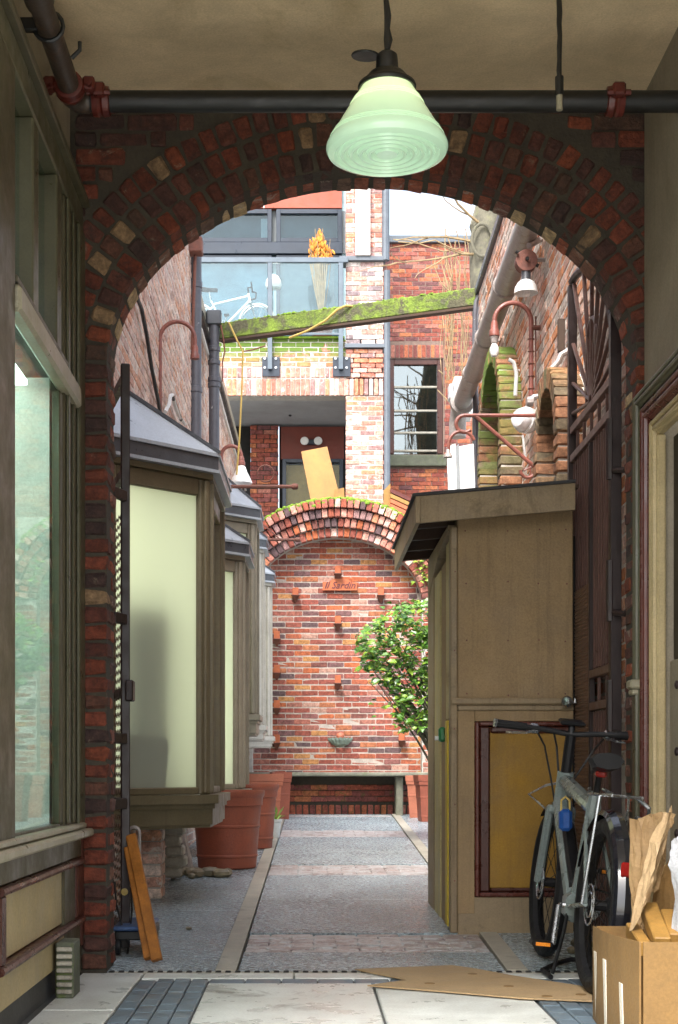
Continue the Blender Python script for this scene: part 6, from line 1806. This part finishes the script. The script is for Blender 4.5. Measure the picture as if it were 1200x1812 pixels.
# flattened cardboard on the floor
fl = [(628, 1719), (800, 1712), (842, 1718), (905, 1730), (1048, 1752), (1048, 1776), (925, 1771), (800, 1760), (650, 1748), (720, 1738)]
fp = []
for px, py in fl:
    Y = EYE * F / (py - 1365); fp.append((X(px, Y), Y))
b = MB(); b.prism(fp, (0, 0, .006), UX, UY, UZ, .005); cf = fixn(b.build('flat_cardboard', m_cardf)); tag(cf, 'torn flattened cardboard lying on the floor in front of bicycle', 'cardboard')
b = MB()
for px, py in ((968, 1768), (1028, 1765), (900, 1750), (760, 1745), (836, 1728)):
    Y = EYE * F / (py - 1365); b.lathe((X(px, Y), Y, .0112), [(.0, .002), (.02, .0018), (.022, 0)], 10, caps=False)
b.build('mark', m_card, cf)
# hose and bits under the bicycle
t = thing('garden_hose', 'black hose lying in a curve on the ground under the bicycle', 'hose', (1.1, 6.6, 0))
b = MB(); hp = []
for px, py in ((1075, 1722), (1040, 1706), (1010, 1706), (985, 1712), (960, 1722), (975, 1735)):
    Y = min(6.9, EYE * F / (py - 1365)); hp.append(V((X(px, Y), Y, gz(Y) + .014)))
b.tube(hp, .011, 8); b.build('tube', m_tyre, t)
for i, (px, py, s) in enumerate(((1022, 1664, .03), (1038, 1672, .035), (1012, 1680, .022), (1040, 1690, .03))):
    Y = 7.1 - .1 * i; pebble(V((X(px, Y), Y, gz(Y) + s * .8)), (s * 1.3, s, s * .8), i, ('uppermost', 'rightmost', 'smallest', 'lowest')[i] + ' of the small dark stones on the ground by the front wheel of bicycle', 60 + i)

# ================================================================== shrub in front of the niche wall
shb = thing('leafy_shrub', 'glossy green shrub leaning into the lane from behind the shed', 'shrub', (1.25, 13.9, gz(13.9)))
SYD = 13.9
b = MB()
root = V((1.42, 13.95, gz(13.9)))
tips = []
for i in range(26):
    px = rnd.uniform(648, 770); f = (px - 640) / 130
    py = rnd.uniform(1075 + 50 * (1 - f), 1200 + 70 * f)
    tip = P(px, py, SYD + rnd.uniform(-.3, .3)); tips.append(tip)
    mid = root.lerp(tip, .55) + V((.12, 0, .12)) + V((rnd.uniform(-.08, .08), rnd.uniform(-.1, .1), 0))
    b.tube([root + V((rnd.uniform(-.05, .05), 0, .1)), root.lerp(mid, .5) + V((.05, 0, .1)), mid, mid.lerp(tip, .6), tip], [.018, .014, .010, .006, .003], 5)
b.build('stems', m_bark, shb)
lm = []
for q in range(5):
    r = random.Random(q); L, W_ = 1.0, .44
    vs = [(0, 0, 0), (W_ * .8, L * .35, .10), (0, L * .38, -.02), (-W_ * .8, L * .35, .10), (W_ * .65, L * .7, .04), (0, L * .72, -.08), (-W_ * .65, L * .7, .04), (0, L, -.2)]
    me = (vs, [(0, 1, 2), (0, 2, 3), (1, 4, 5, 2), (2, 5, 6, 3), (4, 7, 5), (5, 7, 6)])
    lm.append(me)
lmesh = {}
for mt in (m_leaf, m_leafy, m_leafd):
    me = bpy.data.meshes.new('leaf'); me.from_pydata(lm[0][0], [], lm[0][1]); me.materials.append(mt); me.update(); lmesh[mt.name] = me
leaves = []
def in_crown(px, py):
    if px > 640 + 10:
        pass
    top = 1062 + 55 * max(0, (725 - px) / 85) ** 1.3
    bot = 1225 + 45 * max(0, (px - 640) / 120)
    if px > 700: bot = 1292
    if px < 690: bot = 1180 + 40 * (px - 640) / 50
    return top < py < bot
while len(leaves) < 2400:
    px, py = rnd.uniform(634, 800), rnd.uniform(1058, 1292)
    if not in_crown(px, py):
        if rnd.random() > .02 or px < 655: continue
    nz_ = math.sin(px * .11 + 1.3) * math.sin(py * .09 + .4) + .5 * math.sin(px * .23 + py * .19)
    if nz_ < -.2 and rnd.random() < .9: continue
    c = P(px, py, SYD + rnd.uniform(-.45, .35)); leaves.append(c)
leaves.sort(key=lambda c: c.y)
def leaf_matrix(c):
    s = rnd.choice((rnd.uniform(.03, .06), rnd.uniform(.055, .10)))
    a = rnd.uniform(0, 2 * pi)
    y = V((math.cos(a) * .8, math.sin(a) * .5 - .2, rnd.uniform(-.5, .45))).normalized()
    zz = V((rnd.uniform(-.5, .5), rnd.uniform(-.9, .1), 1)).normalized()
    x = y.cross(zz).normalized(); zz = x.cross(y)
    return Matrix(((x.x * s, y.x * s, zz.x * s, c.x), (x.y * s, y.y * s, zz.y * s, c.y), (x.z * s, y.z * s, zz.z * s, c.z), (0, 0, 0, 1)))
vis = [c for c in leaves if c.x < X(765, c.y)]
pick = set(id(c) for c in vis[:290])
b = MB(); b2 = MB()
for c in leaves:
    m_ = leaf_matrix(c)
    if id(c) in pick:
        mt = rnd.choice((m_leaf, m_leafy, m_leafy, m_leaf, m_leafd))
        o = bpy.data.objects.new('leaf', lmesh[mt.name]); COL.objects.link(o); o.parent = shb
        m_.translation = c - ORG[shb.name]; o.matrix_local = m_
    else:
        (b if rnd.random() < .65 else b2).add([m_ @ V(v) for v in lm[0][0]], lm[0][1])
stuff(b.build('foliage', m_leaf, shb)); stuff(b2.build('foliage', m_leafy, shb))
# a sprig of creeper on the niche jamb
t = thing('creeper_sprig', 'small pale creeper sprig on the right shoulder of niche arch', 'plant', P(748, 1000, NY - .1))
b = MB(); b.tube([P(752, 1040, NY - .05), P(748, 1010, NY - .05), P(742, 990, NY - .05)], .006, 5); b.build('stem', m_twig, t)
b = MB()
for i in range(40):
    c = P(rnd.gauss(747, 6), rnd.uniform(985, 1030), NY - .08)
    m_ = leaf_matrix(c); b.add([m_ @ V(v) for v in lm[0][0]], lm[0][1])
stuff(b.build('foliage', m_leafy, t))

# ================================================================== bare tree and vine at the back right
tr = thing('bare_tree', 'thick scarred bare tree trunk behind the right lane wall', 'tree', P(862, 700, 20.5))
b = MB()
tp = [P(868, 1300, 20.5), P(866, 700, 20.5), P(865, 560, 20.5), P(860, 480, 20.5), P(858, 430, 20.5), P(868, 380, 20.5), P(872, 330, 20.5), P(878, 220, 20.5)]
b.tube(tp, [.26, .24, .23, .23, .22, .21, .19, .15], 14)
b.tube([P(858, 440, 20.5), P(843, 400, 20.5), P(862, 345, 20.6), P(868, 300, 20.6)], [.12, .10, .12, .11], 10)
b.build('trunk', m_bark, tr)
b = MB(); b.tube(arc(P(853, 425, 20.25), .14, 0, 2 * pi, 14, UX, UZ * 1.6), .022, 8); b.build('scar', m_bark, tr)
def twig(mb, p, d, L, r, depth, droop=.0):
    pts = [p]; q = p
    for k in range(5):
        d = (d + V((rnd.uniform(-.3, .3), rnd.uniform(-.3, .3), rnd.uniform(-.2, .2) - droop))).normalized()
        q = q + d * (L / 5); pts.append(q)
        if depth and rnd.random() < .6:
            twig(mb, q, (d + V((rnd.uniform(-.9, .9), rnd.uniform(-.6, .6), rnd.uniform(-.4, .6)))).normalized(), L * .55, r * .55, depth - 1, droop)
    mb.tube(pts, [r * (1 - .14 * i) for i in range(6)], 5, caps=False)
b = MB()
for px, py, dx, dz in ((855, 400, -1, .5), (870, 360, .8, .8), (850, 430, -1, .15), (845, 450, -.9, -.1), (868, 330, -.8, .9), (880, 300, .9, .7)):
    twig(b, P(px, py, 20.4), V((dx, rnd.uniform(-.3, .3), dz)).normalized(), 1.2, .022, 1)
b.build('branches', m_twig, tr)
vn = thing('bare_vine', 'tangle of bare straw coloured vine stems hanging before the red building', 'vine', P(810, 700, 21.5))
b = MB()
for i in range(17):
    x0 = rnd.uniform(775, 842); y0 = rnd.uniform(400, 500)
    pts = [P(x0, y0, 21.5)]
    xx, yy = x0, y0
    for k in range(6):
        xx += rnd.uniform(-9, 9) + (806 - xx) * .12; yy += rnd.uniform(28, 48)
        pts.append(P(xx, yy, 21.5 + rnd.uniform(-.1, .1)))
    b.tube(pts, [.009 - .0008 * k for k in range(7)], 5, caps=False)
for pts in (((696, 424), (725, 425), (755, 436), (785, 445), (812, 440)), ((705, 428), (740, 431), (770, 425), (800, 440), (830, 450)), ((772, 452), (768, 470), (780, 500), (800, 520)), ((790, 415), (800, 440), (815, 470), (812, 520)), ((845, 400), (838, 450), (835, 500), (838, 540)), ((774, 690), (790, 706), (800, 718)), ((776, 655), (784, 662))):
    b.tube([P(x, y, 21.4) for x, y in pts], .009, 5)
for i in range(10):
    x0 = rnd.uniform(782, 835)
    b.tube([P(x0 + rnd.uniform(-6, 6), 520 + k * 38, 21.4) for k in range(5)], .006, 5)
b.build('stems', m_twig, vn)
